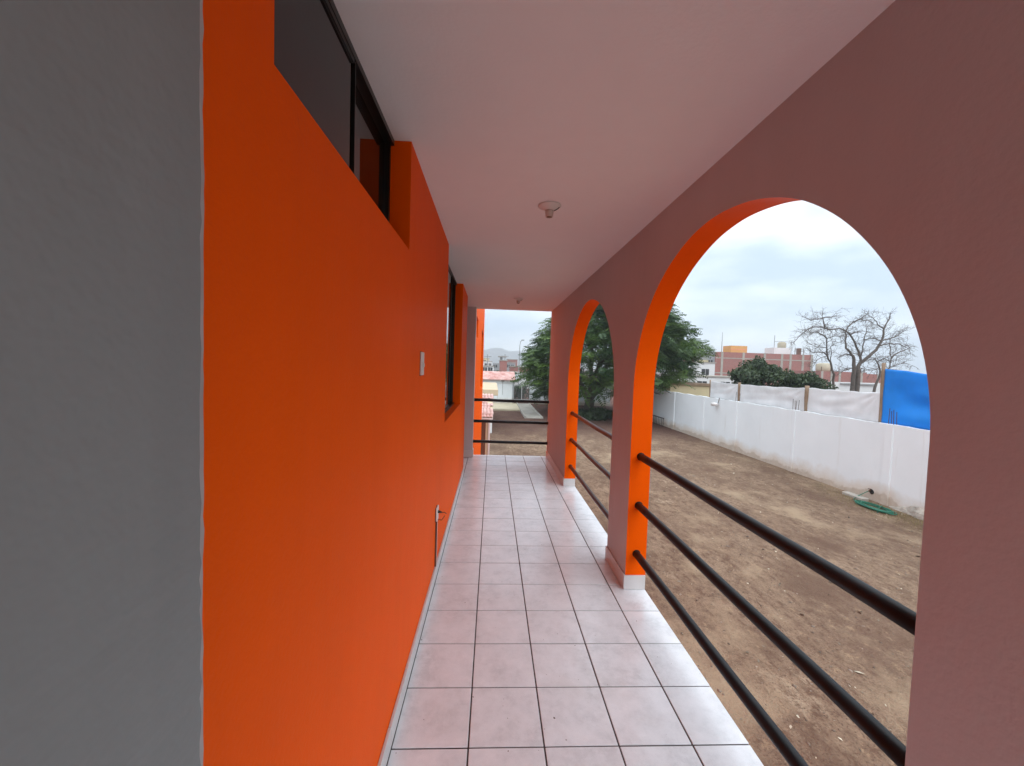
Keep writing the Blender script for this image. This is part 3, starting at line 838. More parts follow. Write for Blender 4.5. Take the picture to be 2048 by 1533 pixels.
# ------------------------------------------------------------------ annexes beyond the orange wall
def annex():
    root = empty('tiled_porch', (0.0, 16.5, G), 'cream porch with brown door and broken red tile canopy beyond the orange wall', 'porch')
    part('wall', 'cream_paint', root, [((-2.5, 15.95, G), (0.31, 18.6, -0.62))], 0.01)
    d = part('door', 'door_brown', root, [((-0.55, 15.915, G), (0.150, 15.948, -0.76))], 0.006)
    part('handle', 'brass', d, [((0.08, 15.88, G+0.95), (0.10, 15.914, G+1.08))])
    part('door_frame', 'cream_paint', root, [((0.152, 15.88, G), (0.205, 15.949, -0.70))], 0.004)
    part('corner_trim', 'far_white', root, [((0.255, 15.90, G), (0.325, 15.949, -0.60))], 0.004)
    part('eave', 'far_white', root, [((-2.5, 15.75, -0.615), (0.42, 18.8, -0.56))], 0.01)
    mb = MB()
    for k in range(9):        # courses of curved tiles stepping up
        y0 = 15.75+k*0.36; z0 = -0.55+k*0.075
        for i in range(11):
            xc = -0.99+i*0.135+0.015*(k % 2)
            if (k, i) in ((5, 10), (6, 9), (5, 9), (3, 10)): continue
            n = 6
            for a in range(n):
                t0, t1 = math.pi*a/n, math.pi*(a+1)/n
                f = lambda t, yy, zz: (xc-0.064*math.cos(t), yy, zz+0.045*math.sin(t))
                mb.quad(f(t0, y0, z0), f(t1, y0, z0), f(t1, y0+0.40, z0+0.062), f(t0, y0+0.40, z0+0.062))
    part('canopy_tiles', 'clay_tile', root, mb=mb, smooth=True)['kind'] = 'stuff'
    mb = MB(); mb.quad((-1.3, 15.76, -0.556), (0.40, 15.76, -0.556), (0.40, 19.0, 0.10), (-1.3, 19.0, 0.10)); mb.quad((0.40, 15.76, -0.558), (0.40, 19.0, -0.558), (0.40, 19.0, 0.10), (0.40, 15.76, -0.556))
    part('canopy_deck', 'cream_paint', root, mb=mb)
annex()
def wing():
    root = empty('cream_annex', (-0.5, 26, G), 'low cream annex with overhanging eave left of the gatehouse', 'annex')
    part('wall', 'far_white', root, [((-4, 24.4, G), (0.42, 33.0, -0.30))], 0.01)
    part('eave', 'cream_paint', root, [((-4, 23.9, -0.298), (0.72, 33.4, 0.06))], 0.02)
    for a, b, z0, z1 in ((-0.9, 0.22, -0.78, -0.36), (-0.9, 0.10, -1.02, -0.84), (-0.9, 0.05, -1.35, -1.2)): part('window', 'dark_void', root, [((a, 24.36, z0), (b, 24.398, z1))])
wing()

# ------------------------------------------------------------------ trees
def leaf_mesh(name, verts, faces, tones, mat):
    me = bpy.data.meshes.new(name)
    nv, nf = len(verts), len(faces)
    me.vertices.add(nv); me.vertices.foreach_set('co', np.asarray(verts, dtype=np.float32).ravel())
    fa = np.asarray(faces, dtype=np.int32); k = fa.shape[1]
    me.loops.add(nf*k); me.loops.foreach_set('vertex_index', fa.ravel())
    me.polygons.add(nf); me.polygons.foreach_set('loop_start', np.arange(0, nf*k, k, dtype=np.int32)); me.polygons.foreach_set('loop_total', np.full(nf, k, dtype=np.int32))
    at = me.attributes.new('tone', 'FLOAT', 'POINT'); at.data.foreach_set('value', np.asarray(tones, dtype=np.float32))
    me.materials.append(MATS[mat]); me.update(calc_edges=True); me.validate()
    return me

def fronds(P, D, L, tone, seed, pairs=7, wide=0.34, leafw=0.085):
    """feathery fronds: P start points, D unit directions, L lengths -> quads"""
    rg = np.random.default_rng(seed)
    V, Fc, T = [], [], []
    N = len(P)
    up = np.array([0, 0, 1.0])
    side = np.cross(D, up); side /= (np.linalg.norm(side, axis=1, keepdims=True)+1e-6)
    nrm = np.cross(side, D)
    tilt = rg.normal(0, 0.45, (N, 1))
    side, nrm = side*np.cos(tilt)+nrm*np.sin(tilt), nrm*np.cos(tilt)-side*np.sin(tilt)
    droop = rg.uniform(0.10, 0.45, (N, 1))
    base = 0
    for k in range(pairs):
        t = (k+0.7)/pairs
        c = P + D*(L[:, None]*t) - up*(droop*L[:, None]*t*t)
        w = wide*L[:, None]*(math.sin(math.pi*min(1, 0.15+0.85*t))**0.7+0.12)
        hw = leafw*L[:, None]
        for s in (-1, 1):
            tip = c + side*(s*w) + D*(0.32*w) - up*(w*rg.uniform(0.05, 0.4, (N, 1)))
            m1 = c + (tip-c)*0.45 + D*hw*0.8; m2 = c + (tip-c)*0.55 - D*hw*0.8
            V.append(np.stack([c, m1, tip, m2], 1).reshape(-1, 3))
            Fc.append(np.arange(base, base+4*N).reshape(-1, 4)); base += 4*N
            T.append(np.repeat(tone, 4))
    return np.concatenate(V), np.concatenate(Fc), np.concatenate(T)

def branch_tube(mb, pts, r0, r1, n=7):
    k = len(pts)
    mb.tube(pts, [r0+(r1-r0)*i/(k-1) for i in range(k)], n)

def smooth_path(a, b, bend, n, rg):
    a, b = Vector(a), Vector(b); L = (b-a).length
    j = [Vector((rg.uniform(-1, 1), rg.uniform(-1, 1), rg.uniform(-1, 1)))*L*0.05 for _ in range(n+1)]
    return [a.lerp(b, k/n) + Vector(bend)*math.sin(math.pi*k/n) + (j[k] if 0 < k < n else Vector()) for k in range(n+1)]

def big_tree():
    base = Vector((9.25, 36.9, G))
    root = empty('poinciana_tree', base, 'large spreading green tree with feathery leaves in the yard', 'tree')
    rg = random.Random(11); npr = np.random.default_rng(11)
    tx = [3.5, 4.0, 4.7, 5.8, 8, 11, 13.0, 14.7, 16.1, 17.1, 17.8]
    top = [1.6, 2.9, 4.3, 5.8, 7.9, 8.9, 8.5, 7.3, 5.7, 4.6, 3.6]
    bot = [1.2, -0.5, -0.9, -1.0, 0.0, 0.2, 0.0, -0.2, -0.2, 0.9, 2.8]
    cx, cyy, ry = 10.8, 36.2, 8.0
    clumps = []
    tries = 0
    while len(clumps) < 360 and tries < 90000:
        tries += 1
        x = rg.uniform(2.9, 19.7); y = rg.uniform(cyy-ry, cyy+ry)
        rad = (((x-cx)/8.7)**2 + ((y-cyy)/ry)**2)**0.5
        if rad > 0.98: continue
        # envelope: contract towards the axis with depth offset
        k = 1/max(1e-3, math.sqrt(max(1e-3, 1-((y-cyy)/ry)**2)))
        xe = cx + (x-cx)*k
        if not 3.5 < xe < 17.8: continue
        zt, zb = np.interp(xe, tx, top), np.interp(xe, tx, bot)
        f = math.sqrt(max(0, 1-((y-cyy)/ry)**2))
        zt = zb + (zt-zb)*(0.35+0.65*f)
        if y < cyy:      # the near skirt of the crown is carried a little higher
            zb = 1.5+(zb-1.5)*y/36; zt = 1.5+(zt-1.5)*(0.5+0.5*y/36)
        s = rg.random()
        z = zb + (zt-zb)*(1-abs(rg.gauss(0, 0.20))) if s < 0.62 else zb + (zt-zb)*rg.random()
        if z < zb or z > zt-0.2: continue
        # keep the inside of the crown open
        rin = (((x-cx)/7.0)**2+((y-cyy)/6.8)**2+((z-1.6)/5.6)**2)
        if rin < 0.55 and not (y < cyy-3.2 and rg.random() < 0.7): continue
        if any((c[0]-x)**2+(c[1]-y)**2+((c[2]-z)*2.0)**2 < 0.75 for c in clumps): continue
        clumps.append((x, y, z, rg.uniform(0.75, 1.35)))
    P, D, L, T = [], [], [], []
    for x, y, z, rr_ in clumps:
        n = int(25*rr_**1.2)
        out = np.array([x-cx, y-cyy, 0.0]); out /= (np.linalg.norm(out)+1e-6)
        q = npr.normal(0, 1, (n, 3)); q /= np.linalg.norm(q, axis=1, keepdims=True)
        q *= npr.random((n, 1))**0.4
        pos = np.array([x, y, z]) + q*np.array([rr_, rr_, 0.42*rr_])
        az = npr.uniform(0, 2*np.pi, n)
        d = np.stack([np.cos(az), np.sin(az), npr.normal(-0.05, 0.38, n)], 1) + out*0.7
        d /= np.linalg.norm(d, axis=1, keepdims=True)
        ct = npr.beta(1.1, 2.2)
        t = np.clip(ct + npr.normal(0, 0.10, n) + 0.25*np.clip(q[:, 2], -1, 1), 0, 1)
        P.append(pos); D.append(d); L.append(npr.uniform(0.55, 1.05, n)); T.append(t)
    P, D, L, T = map(np.concatenate, (P, D, L, T))
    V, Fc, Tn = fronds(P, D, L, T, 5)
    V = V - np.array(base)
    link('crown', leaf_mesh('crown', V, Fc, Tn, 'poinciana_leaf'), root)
    mb = MB()
    b = Vector((0, 0, 0))
    fork = Vector((0.10, 0.0, 1.25))
    mb.tube([(-0.05, 0, -0.05), (-0.02, 0, 0.25), (0.03, 0, 0.7), tuple(fork)], [0.72, 0.52, 0.44, 0.43], 12)
    for k in range(6):      # root flare
        a = k*1.05+0.3
        mb.tube([(0.2*math.cos(a), 0.2*math.sin(a), 0.5), (0.55*math.cos(a), 0.55*math.sin(a), 0.12), (1.0*math.cos(a), 1.0*math.sin(a), -0.08)], [0.22, 0.16, 0.06], 7)
    part('trunk', 'bark', root, mb=MBoff(mb, base), smooth=True)
    limbs = [((-0.75, 0.2, 2.6), (-3.6, -0.8, 4.4)), ((0.75, -0.3, 2.7), (3.0, 0.6, 5.6)), ((0.25, 0.4, 3.0), (0.6, 2.8, 6.6)), ((1.3, 0.5, 2.4), (6.0, -1.5, 4.9)), ((0.0, -0.5, 2.6), (0.6, -4.2, 5.4))]
    sub = MB()
    for mid, end in limbs:
        mb2 = MB()
        pts = smooth_path(fork, mid, (0, 0, 0), 3, rg)[:-1] + smooth_path(mid, end, (0, 0, 0.5), 6, rg)
        branch_tube(mb2, pts, 0.27, 0.10, 8)
        part('limb', 'bark', root, mb=MBoff(mb2, base), smooth=True)
        for c in rg.sample(clumps, 26):
            tgt = Vector(c[:3])-base
            if (tgt-Vector(end)).length < 5.5:
                st = pts[rg.randrange(4, len(pts))]
                branch_tube(sub, smooth_path(st, tgt, (0, 0, 0.35), 5, rg), 0.055, 0.012, 5)
    part('branches', 'bark', root, mb=MBoff(sub, base), smooth=True)
def MBoff(mb, off):
    mb.v = [(x+off[0], y+off[1], z+off[2]) for x, y, z in mb.v]; return mb
big_tree()

def leaf_cloud(clumps, n_per, size, seed, tmean=0.4):
    """broad small leaves scattered in flattened clumps"""
    npr = np.random.default_rng(seed)
    V, T = [], []
    for x, y, z, r_, rz in clumps:
        n = int(n_per*r_*r_)
        q = npr.normal(0, 1, (n, 3)); q /= np.linalg.norm(q, axis=1, keepdims=True); q *= npr.random((n, 1))**0.33
        lump = 1+0.18*np.sin(q[:, :1]*9+x)*np.sin(q[:, 1:2]*8+y)
        p = np.array([x, y, z]) + q*np.array([r_, r_, rz])*lump
        a = npr.normal(0, 1, (n, 3)); a /= np.linalg.norm(a, axis=1, keepdims=True)
        b = np.cross(a, npr.normal(0, 1, (n, 3))); b /= np.linalg.norm(b, axis=1, keepdims=True)
        s = size*npr.uniform(0.6, 1.4, (n, 1))
        V.append(np.stack([p-a*s, p+b*s*0.42, p+a*s, p-b*s*0.42], 1).reshape(-1, 3))
        T.append(np.repeat(np.clip(npr.beta(1.5, 3)*0.8+npr.normal(tmean-0.2, 0.16, n)+0.18*q[:, 2], 0, 1), 4))
    V = np.concatenate(V); T = np.concatenate(T)
    return V, np.arange(len(V)).reshape(-1, 4), T

def ficus(base, spans, label, seed, npr_=900, size=0.10):
    rg = random.Random(seed)
    root = empty('ficus_tree', base, label, 'tree')
    clumps = []
    for (x0, x1, y0, y1, z0, z1, n) in spans:
        for _ in range(n):
            u, v, w = rg.uniform(-1, 1), rg.uniform(-1, 1), rg.uniform(-1, 1)
            if u*u+v*v+w*w > 1: u, v, w = u*0.6, v*0.6, w*0.6
            clumps.append(((x0+x1)/2+u*(x1-x0)/2, (y0+y1)/2+v*(y1-y0)/2, (z0+z1)/2+w*(z1-z0)/2, rg.uniform(0.35, 0.62), rg.uniform(0.25, 0.42)))
    V, Fc, T = leaf_cloud(clumps, npr_, size, seed, 0.38)
    link('crown', leaf_mesh('crown', V-np.array(base), Fc, T, 'ficus_leaf'), root)
    mb = MB(); b = Vector(base)
    mb.tube([b+Vector((0, 0, -0.1)), b+Vector((0.05, 0, 0.8)), b+Vector((0, 0.05, 1.6))], [0.20, 0.15, 0.13], 8)
    part('trunk', 'bark', root, mb=mb, smooth=True)
    mb = MB()
    for c in clumps[::2]: branch_tube(mb, smooth_path(b+Vector((0, 0, 1.5)), c[:3], (0, 0, 0.2), 5, rg), 0.05, 0.012, 5)
    part('branches', 'bark', root, mb=mb, smooth=True)
ficus((17.4, 24.9, G), [(15.3, 18.6, 23.6, 26.2, 0.05, 2.15, 34), (16.0, 18.2, 24.0, 26.0, 1.2, 2.35, 10)], 'taller dark green bushy tree behind the white tarps, in front of the brick building', 21)
ficus((20.1, 24.9, G), [(18.2, 21.6, 23.7, 26.2, -0.1, 1.75, 34)], 'lower dark grey-green bushy tree behind the tarps, beside the bare trees', 22)

def shrub():
    base = (9.0, 33.6, G)
    root = empty('ground_shrub', base, 'low dark shrubs and cut branches around the foot of the big tree', 'shrub')
    rg = random.Random(8)
    cl = [(rg.uniform(7.2, 11.2), rg.uniform(31.6, 36.0), G+rg.uniform(0.05, 0.45), rg.uniform(0.5, 0.9), rg.uniform(0.25, 0.45)) for _ in range(26)]
    V, Fc, T = leaf_cloud(cl, 320, 0.13, 9, 0.3)
    link('foliage', leaf_mesh('foliage', V-np.array(base), Fc, T, 'shrub_leaf'), root)
    mb = MB()
    for c in cl: branch_tube(mb, smooth_path((c[0]+rg.uniform(-.6, .6), c[1]+rg.uniform(-.6, .6), G), (c[0], c[1], c[2]+0.3), (0, 0, 0), 4, rg), 0.02, 0.006, 5)
    part('stems', 'bark', root, mb=mb)['kind'] = 'stuff'
shrub()

def bare_tree(Y, lines, r_trunk, label, seed, base):
    rg = random.Random(seed)
    root = empty('bare_tree', base, label, 'tree', 'bare trees behind the tarps')
    limbs = MB(); trunk = MB(); twig = MB()
    def dep(x, z, dy):       # true depth offset, kept in proportion to the tree's spread
        k = (Y+dy)/Y
        return Vector((EYE.x+(x-EYE.x)*k, Y+dy, EYE.z+(z-EYE.z)*k))
    depth = {}
    def grow(p, d, L, r, lev):
        n = max(4, int(L/0.14)); pts = [p]; q = p.copy(); dd = d.copy()
        for k in range(n):
            dd = (dd + Vector((rg.gauss(0, .22), rg.gauss(0, .22), rg.gauss(-0.03, .20)))).normalized()
            q = q + dd*(L/n); pts.append(q.copy())
        branch_tube(twig, pts, r, max(0.0035, r*0.35), 4)
        if lev > 0:
            for _ in range(rg.randint(2, 3)):
                k = rg.randrange(1, n)
                nd = (dd + Vector((rg.gauss(0, .8), rg.gauss(0, .8), rg.gauss(0.05, .7)))).normalized()
                grow(pts[k], nd, L*rg.uniform(0.45, 0.7), r*0.6, lev-1)
    for li, ln in enumerate(lines):
        key = ln[0]
        d0 = depth.get(key, 0.0)
        slope = rg.uniform(-0.28, 0.28) if li > 1 else 0.05*(1 if li else -1)
        pts = []; run = 0; prev = ln[0]
        for (x, z) in ln:
            run += math.hypot(x-prev[0], z-prev[1]); prev = (x, z)
            dy = d0+slope*run
            depth[(x, z)] = dy
            pts.append(dep(x, z, dy))
        # wiggle by subdivision
        fine = [pts[0]]
        for a, b in zip(pts[:-1], pts[1:]):
            L = (b-a).length
            fine.append(a.lerp(b, 0.5)+Vector((rg.gauss(0, .03), rg.gauss(0, .03), rg.gauss(0, .03)))*min(L, 1.2)*1.5); fine.append(b)
        isr = li == 0 or (li == 1 and r_trunk > 0.14)
        r0 = r_trunk if isr else r_trunk*(0.55 if li < 3 else 0.30)
        r1 = r_trunk*0.14 if isr else r_trunk*0.09
        if isr: fine = [Vector((fine[0].x-0.03, fine[0].y, G-0.05))] + fine
        branch_tube(trunk if isr else limbs, fine, r0, r1, 7)
        i0 = len(fine)//2 if isr else 1
        for k in range(i0, len(fine)):
            for _ in range(rg.choice((1, 2, 3))):
                d = (fine[k]-fine[k-1]).normalized()
                nd = (d*0.7 + Vector((rg.gauss(0, .7), rg.gauss(0, .7), rg.gauss(0.12, .6)))).normalized()
                grow(fine[k], nd, rg.uniform(0.35, 0.95), rg.uniform(0.008, 0.014), 2 if rg.random() < 0.7 else 1)
    part('trunk', 'bark_pale', root, mb=trunk, smooth=True)
    part('limbs', 'bark_pale', root, mb=limbs, smooth=True)
    part('twigs', 'bark_pale', root, mb=twig)['kind'] = 'stuff'
MAIN = [[(25.15,0.47),(25.15,1.49),(25.19,2.09),(25.13,2.49),(25.05,2.89),(24.83,3.13),(24.49,3.42),(24.4,3.92),(24.45,4.32),(24.36,4.57)],
 [(25.49,0.48),(25.47,1.5),(25.45,2.1),(25.61,2.46),(26.01,2.77),(26.4,3.14),(26.79,3.6),(27.02,4.01),(27.12,4.52),(27.12,4.82),(27.25,5.17),(27.49,5.58),(27.52,5.88)],
 [(25.61,2.46),(25.58,2.81),(25.45,3.16),(25.22,3.55),(25.03,3.94),(24.74,4.33),(24.41,4.57),(24.09,4.71),(23.67,4.69),(23.31,4.61),(22.94,4.69),(22.53,4.6),(22.23,4.44)],
 [(22.94,4.69),(22.81,5.06),(22.69,5.4),(22.64,5.75)],[(22.69,5.4),(22.28,5.31),(21.87,5.22),(21.44,5.41)],[(22.69,5.4),(23.2,5.47),(23.51,5.58)],
 [(24.41,4.57),(24.55,4.88),(24.84,5.18),(25.29,5.4),(25.82,5.37),(26.2,5.24)],[(24.84,5.18),(25.5,5.51),(25.74,5.72)],
 [(25.58,2.81),(25.71,3.27),(25.75,3.87),(25.81,4.42),(25.86,4.77),(25.95,4.98)],[(27.12,4.82),(26.85,4.96),(26.56,5.3),(26.28,5.54),(25.96,5.63)],
 [(27.02,4.01),(27.44,4.13),(27.95,4.3),(28.3,4.56),(28.56,4.72)],[(26.79,3.6),(27.62,3.83),(28.25,3.85),(28.64,3.67),(29.07,3.53)],
 [(27.02,4.01),(26.54,4.15),(26.12,4.13),(25.76,4.02)],[(24.74,4.33),(25.09,4.55),(25.56,4.61)],[(25.05,2.89),(24.52,3.02),(24.21,2.91),(23.91,2.7)],
 [(23.31,4.61),(22.62,4.8),(22.11,4.79),(21.65,4.57),(21.26,4.26),(20.97,3.9),(20.78,3.65)],[(25.19,2.09),(24.75,1.98),(24.39,1.86),(24.09,1.65)]]
LEFT = [[(26.44,0.32),(26.33,1.16),(26.18,1.99),(26.03,2.54),(25.77,2.98),(25.46,3.25),(25.0,3.26),(24.54,3.21),(24.3,3.37)],
 [(25.77,2.98),(25.66,3.64),(25.62,4.31),(25.96,4.43),(26.53,4.5),(26.93,4.63)],[(25.62,4.31),(25.14,4.62),(24.66,4.77),(24.21,4.7)],
 [(26.03,2.54),(26.07,3.21),(25.95,3.71),(26.34,3.94),(26.85,4.13)],[(25.77,2.98),(25.25,2.85),(24.81,2.5),(24.61,2.05)],[(25.66,3.64),(25.2,3.63),(24.74,3.67),(24.26,3.87)]]
RIGHT = [[(24.76,0.5),(24.9,1.16),(25.11,1.73),(25.0,2.15),(24.83,2.47),(25.19,2.62),(25.66,2.92)],[(25.11,1.73),(25.53,1.98),(25.71,2.17),(25.77,2.73),(25.68,3.29),(25.59,3.85),(25.86,4.13)],
 [(25.77,2.73),(26.23,3.12),(26.61,3.27),(26.94,3.43)],[(25.0,2.15),(24.6,1.95),(24.21,1.98),(23.91,2.02)],[(25.71,2.17),(26.19,2.37),(26.67,2.48),(27.23,2.31)],[(24.83,2.47),(24.64,2.7),(24.35,2.64)]]
bare_tree(27, MAIN, 0.15, 'largest bare leafless tree with forked trunk behind the white tarp', 31, (25.3, 27, G))
bare_tree(30, LEFT, 0.10, 'slender bare tree left of the large forked bare tree', 32, (26.4, 30, G))
bare_tree(25, RIGHT, 0.09, 'thin leaning bare tree behind the corner of the blue tarp', 33, (24.7, 25, G))

# ------------------------------------------------------------------ buildings beyond the walls
def brick_building():
    X0, X1, Y0, Y1, ZT = 44.9, 65.1, 80.0, 85.0, 5.55
    root = empty('brick_building', (55, 82, G), 'long two-storey unfinished red brick building beyond the tarps', 'building')
    part('brick_wall', 'brick', root, [((X0, Y0, G), (X1, Y1+9, ZT))])
    part('street_facade', 'grey_render', root, [((X0-0.12, Y0+0.3, G), (X0-0.002, Y1+3.4, ZT+0.05))])
    for x in (46.2, 50.6, 55.0, 58.6, 60.4, 63.0, 64.85):
        part('column', 'concrete', root, [((x-0.22, Y0-0.06, G), (x+0.22, Y0-0.002, ZT+0.04))])
    for z in (1.35, 4.35): part('beam', 'concrete', root, [((X0, Y0-0.04, z-0.10), (X1, Y0-0.003, z+0.10))])
    for y in (80.9, 84.0):
        for z in (-0.6, 2.2):
            w = part('window', 'dark_void', root, [((X0-0.16, y, z), (X0-0.121, y+1.5, z+1.7))])
            part('frame', 'far_white', w, [((X0-0.19, y+0.7, z), (X0-0.161, y+0.8, z+1.7))])
    part('balcony', 'salmon', root, [((X0-1.1, 82.5, -0.9), (X0-0.13, 85.5, 0.9))])
    part('balcony', 'pale_yellow', root, [((X0-1.1, 82.5, 2.0), (X0-0.13, 85.5, 3.9))])
    bx = part('roof_room', 'roof_box_orange', root, [((50.3, 84, ZT+0.002), (53.8, 87, 7.15))])
    part('beam', 'salmon', bx, [((50.28, 83.97, 6.35), (53.82, 83.999, 6.45))])
    part('roof_room', 'far_white', root, [((59.0, 83, ZT+0.002), (62.6, 86, 7.0))])
    t = MB(); t.lathe([(0.75, 0.0), (0.80, 0.3), (0.80, 1.0), (0.55, 1.25), (0.2, 1.3)], (61.3, 84, 7.0), 18); part('water_tank', 'tank_beige', root, mb=t, smooth=True)
    for x, z in ((59.3, 9.6), (63.0, 8.4)):
        t = MB(); t.tube([(x, 83.5, ZT), (x, 83.5, z)], 0.06, 6); part('mast', 'grey_render', root, mb=t)
    t = MB(); t.tube([(59.3, 83.5, 8.3), (63.0, 83.5, 8.3)], 0.05, 6); part('mast', 'grey_render', root, mb=t)
    t = MB(); t.tube([(48.3, 84, ZT), (48.3, 84, 9.9)], [0.08, 0.04], 6); part('antenna', 'grey_render', root, mb=t)
    for x in (61.6, 63.4, 64.8):
        t = MB(); t.tube([(x, 80.5, ZT), (x, 80.5, ZT+1.3)], 0.05, 6); part('rebar', 'rust', root, mb=t)
    t = MB(); t.tube([(61.6, 80.5, ZT+0.7), (63.4, 80.5, ZT+0.7)], 0.04, 6); part('rebar', 'rust', root, mb=t)
    part('chimney', 'door_brown', root, [((62.7, 81, ZT+0.002), (63.3, 81.6, 6.9))])
brick_building()

def low_brick(x0, x1, y, zt, cols, label):
    root = empty('brick_house', ((x0+x1)/2, y, G), label, 'house', 'low brick houses behind the bare trees')
    part('brick_wall', 'brick', root, [((x0, y, G), (x1, y+6, zt))])
    for x in cols:
        part('column', 'concrete', root, [((x-0.16, y-0.05, G), (x+0.16, y-0.002, zt+0.03))])
        t = MB(); t.tube([(x, y+0.2, zt), (x, y+0.2, zt+0.7)], 0.05, 6); part('rebar', 'rust', root, mb=t)
    part('parapet', 'far_white', root, [((x0-0.6, y-2.5, G), (x1+0.6, y-2.2, 0.62))])
    part('awning', 'grey_render', root, [((x0+1, y-2.8, 0.30), (x1-1, y-2.52, 0.50))])
low_brick(50.2, 57.6, 60, 2.15, (50.5, 52.0, 53.3, 56.8), 'low red brick house directly behind the large bare tree')
low_brick(58.0, 63.5, 61, 1.95, (58.3, 60.4, 62.8), 'low red brick house partly hidden by the blue tarp')
t = MB(); t.lathe([(1.0, 0), (1.05, 0.4), (1.05, 1.2), (0.6, 1.4)], (54.0, 64, 2.1), 18)
tag(t.build('water_tank', 'tank_beige', smooth=True), 'round pale water tank on the low brick house behind the bare tree', 'water tank')

def simple_house(name, x0, x1, y0, y1, zt, mat, wins, label, roof=None, cat='house', dark=None):
    root = empty(name, ((x0+x1)/2, y0, G), label, cat)
    part('wall', mat, root, [((x0, y0, G), (x1, y1, zt))])
    part('roof', roof or 'concrete', root, [((x0-0.15, y0-0.15, zt+0.001), (x1+0.15, y1+0.15, zt+0.16))])
    for a, b, c, d in wins:
        w = part('window', 'dark_void', root, [((a, y0-0.03, c), (b, y0-0.002, d))])
        part('frame', 'far_white', w, [((a-0.06, y0-0.05, c-0.08), (b+0.06, y0-0.031, c)), (((a+b)/2-0.03, y0-0.05, c+0.001), ((a+b)/2+0.03, y0-0.031, d))])
    return root
# beyond the right-hand wall
simple_house('white_house', 24.5, 33.5, 50, 56, 0.85, 'far_white', [(26, 27.2, -0.6, 0.3), (29, 30.2, -0.6, 0.3)], 'low white house behind the far end of the perimeter wall')
simple_house('white_house', 34.6, 41.5, 74, 80, 3.1, 'far_white', [(36.2, 37.4, 0.6, 2.0), (39.0, 40.4, 0.6, 2.0)], 'white house left of the long brick building, under the tree branches')
simple_house('yellow_shed', 13.9, 17.2, 30.5, 36, 0.42, 'pale_yellow', [], 'low yellow shed just over the far perimeter wall', 'post_wood', 'shed')
# beyond the back wall
h = simple_house('brick_house', 1.9, 3.5, 90, 96, 2.45, 'brick', [(-0.2, -0.1, 0, 0.1)][:0], 'tall narrow brick house seen through the far opening')
part('side_wall', 'grey_render', h, [((0.4, 90.2, G), (1.898, 95, 1.9))]); part('roof_slab', 'concrete', h, [((1.5, 89.8, 3.30), (3.4, 95, 3.45))]); part('stair_head', 'grey_render', h, [((2.0, 91, 2.612), (2.5, 94, 3.299))])
for x in (0.5, 1.0): part('window', 'dark_void', h, [((x, 90.15, 0.95), (x+0.35, 90.198, 1.5))])
simple_house('concrete_frame_house', -4.5, 0.6, 82, 88, 1.15, 'far_white', [(-1.6, -0.75, 0.05, 0.95), (-0.55, 0.35, 0.05, 0.95), (-2.8, -1.8, 0.05, 0.95)], 'low house with dark open storey at the end of the orange wing')
simple_house('white_house', 3.0, 10.5, 74, 80, 0.15, 'far_white', [(3.5, 4.4, -0.9, -0.25), (4.9, 5.8, -0.9, -0.25), (6.6, 7.4, -0.9, -0.25)], 'white house with dark windows behind the arched gate')
simple_house('brick_house', 4.6, 9.5, 98, 104, 1.2, 'brick', [], 'low brick house left of the big tree, far away')
for i, (x, y, r_, lab) in enumerate(((0.9, 70, 1.25, 'round green bush behind the gatehouse roof, left of two'), (3.4, 71, 1.15, 'round green bush behind the gatehouse roof, right of two'))):
    root = empty('round_bush', (x, y, G), lab, 'bush', 'bushes behind the gatehouse')
    rg = random.Random(40+i)
    cl = [(x+rg.uniform(-1, 1)*r_, y+rg.uniform(-1, 1)*r_, -0.6+rg.uniform(-0.8, 0.9), 0.55, 0.42) for _ in range(16)]
    V, Fc, T = leaf_cloud(cl, 260, 0.14, 50+i, 0.4)
    link('foliage', leaf_mesh('foliage', V-np.array((x, y, G)), Fc, T, 'shrub_leaf'), root)
    mb = MB(); mb.tube([(x, y, G), (x, y, -0.6)], [0.12, 0.07], 7); part('trunk', 'bark', root, mb=mb)
for x0, x1, y, zt, mat, wn_, lab in (
        (-3.2, 0.1, 130, 2.5, 'far_white', [(-2.2, -1.2, 0.8, 1.9), (-0.9, -0.1, 0.8, 1.9)], 'small white house on the skyline beside the orange wing'),
        (0.9, 3.3, 122, 1.7, 'salmon', [(1.3, 2.0, 0.3, 1.1)], 'small salmon pink house beyond the gatehouse'),
        (4.0, 6.8, 116, 2.2, 'grey_render', [(4.4, 5.2, 0.8, 1.7), (5.6, 6.3, 0.8, 1.7)], 'small grey house beside the street lamp, far away'),
        (5.6, 9.4, 150, 3.6, 'brick', [(6.2, 7.2, 1.6, 2.8)], 'distant brick house just left of the big tree'),
        (-5.5, -1.2, 175, 4.2, 'pale_yellow', [(-3.6, -2.6, 2.2, 3.4)], 'pale yellow house far away on the skyline')):
    simple_house('distant_house', x0, x1, y, y+6, zt, mat, wn_, lab)
def street_lamp():
    root = empty('street_lamp', (4.85, 70, G), 'tall thin street lamp on the skyline left of the tree', 'street lamp')
    t = MB(); t.tube([(4.85, 70, G), (4.85, 70, 2.5), (4.9, 70, 4.9), (5.0, 70, 5.6), (5.25, 70, 5.85)], [0.09, 0.07, 0.055, 0.05, 0.045], 8); part('pole', 'grey_render', root, mb=t)
    part('lamp_head', 'grey_render', root, [((5.15, 69.85, 5.80), (5.65, 70.15, 5.95))], 0.03)
street_lamp()
for i, (x0, x1, y, z) in enumerate(((3.3, 3.3, 100, 4.2), (-0.9, -0.9, 100, 4.0))):
    t = MB(); t.tube([(x0, y, G), (x1, y, z)], [0.14, 0.09], 8); t.box((x0-0.9, y-0.05, z-0.6), (x0+0.9, y+0.05, z-0.45))
    tag(t.build('utility_pole', 'grey_render'), ('utility pole with crossarm right of the narrow brick house', 'utility pole with crossarm near the orange wing, far away')[i], 'pole')

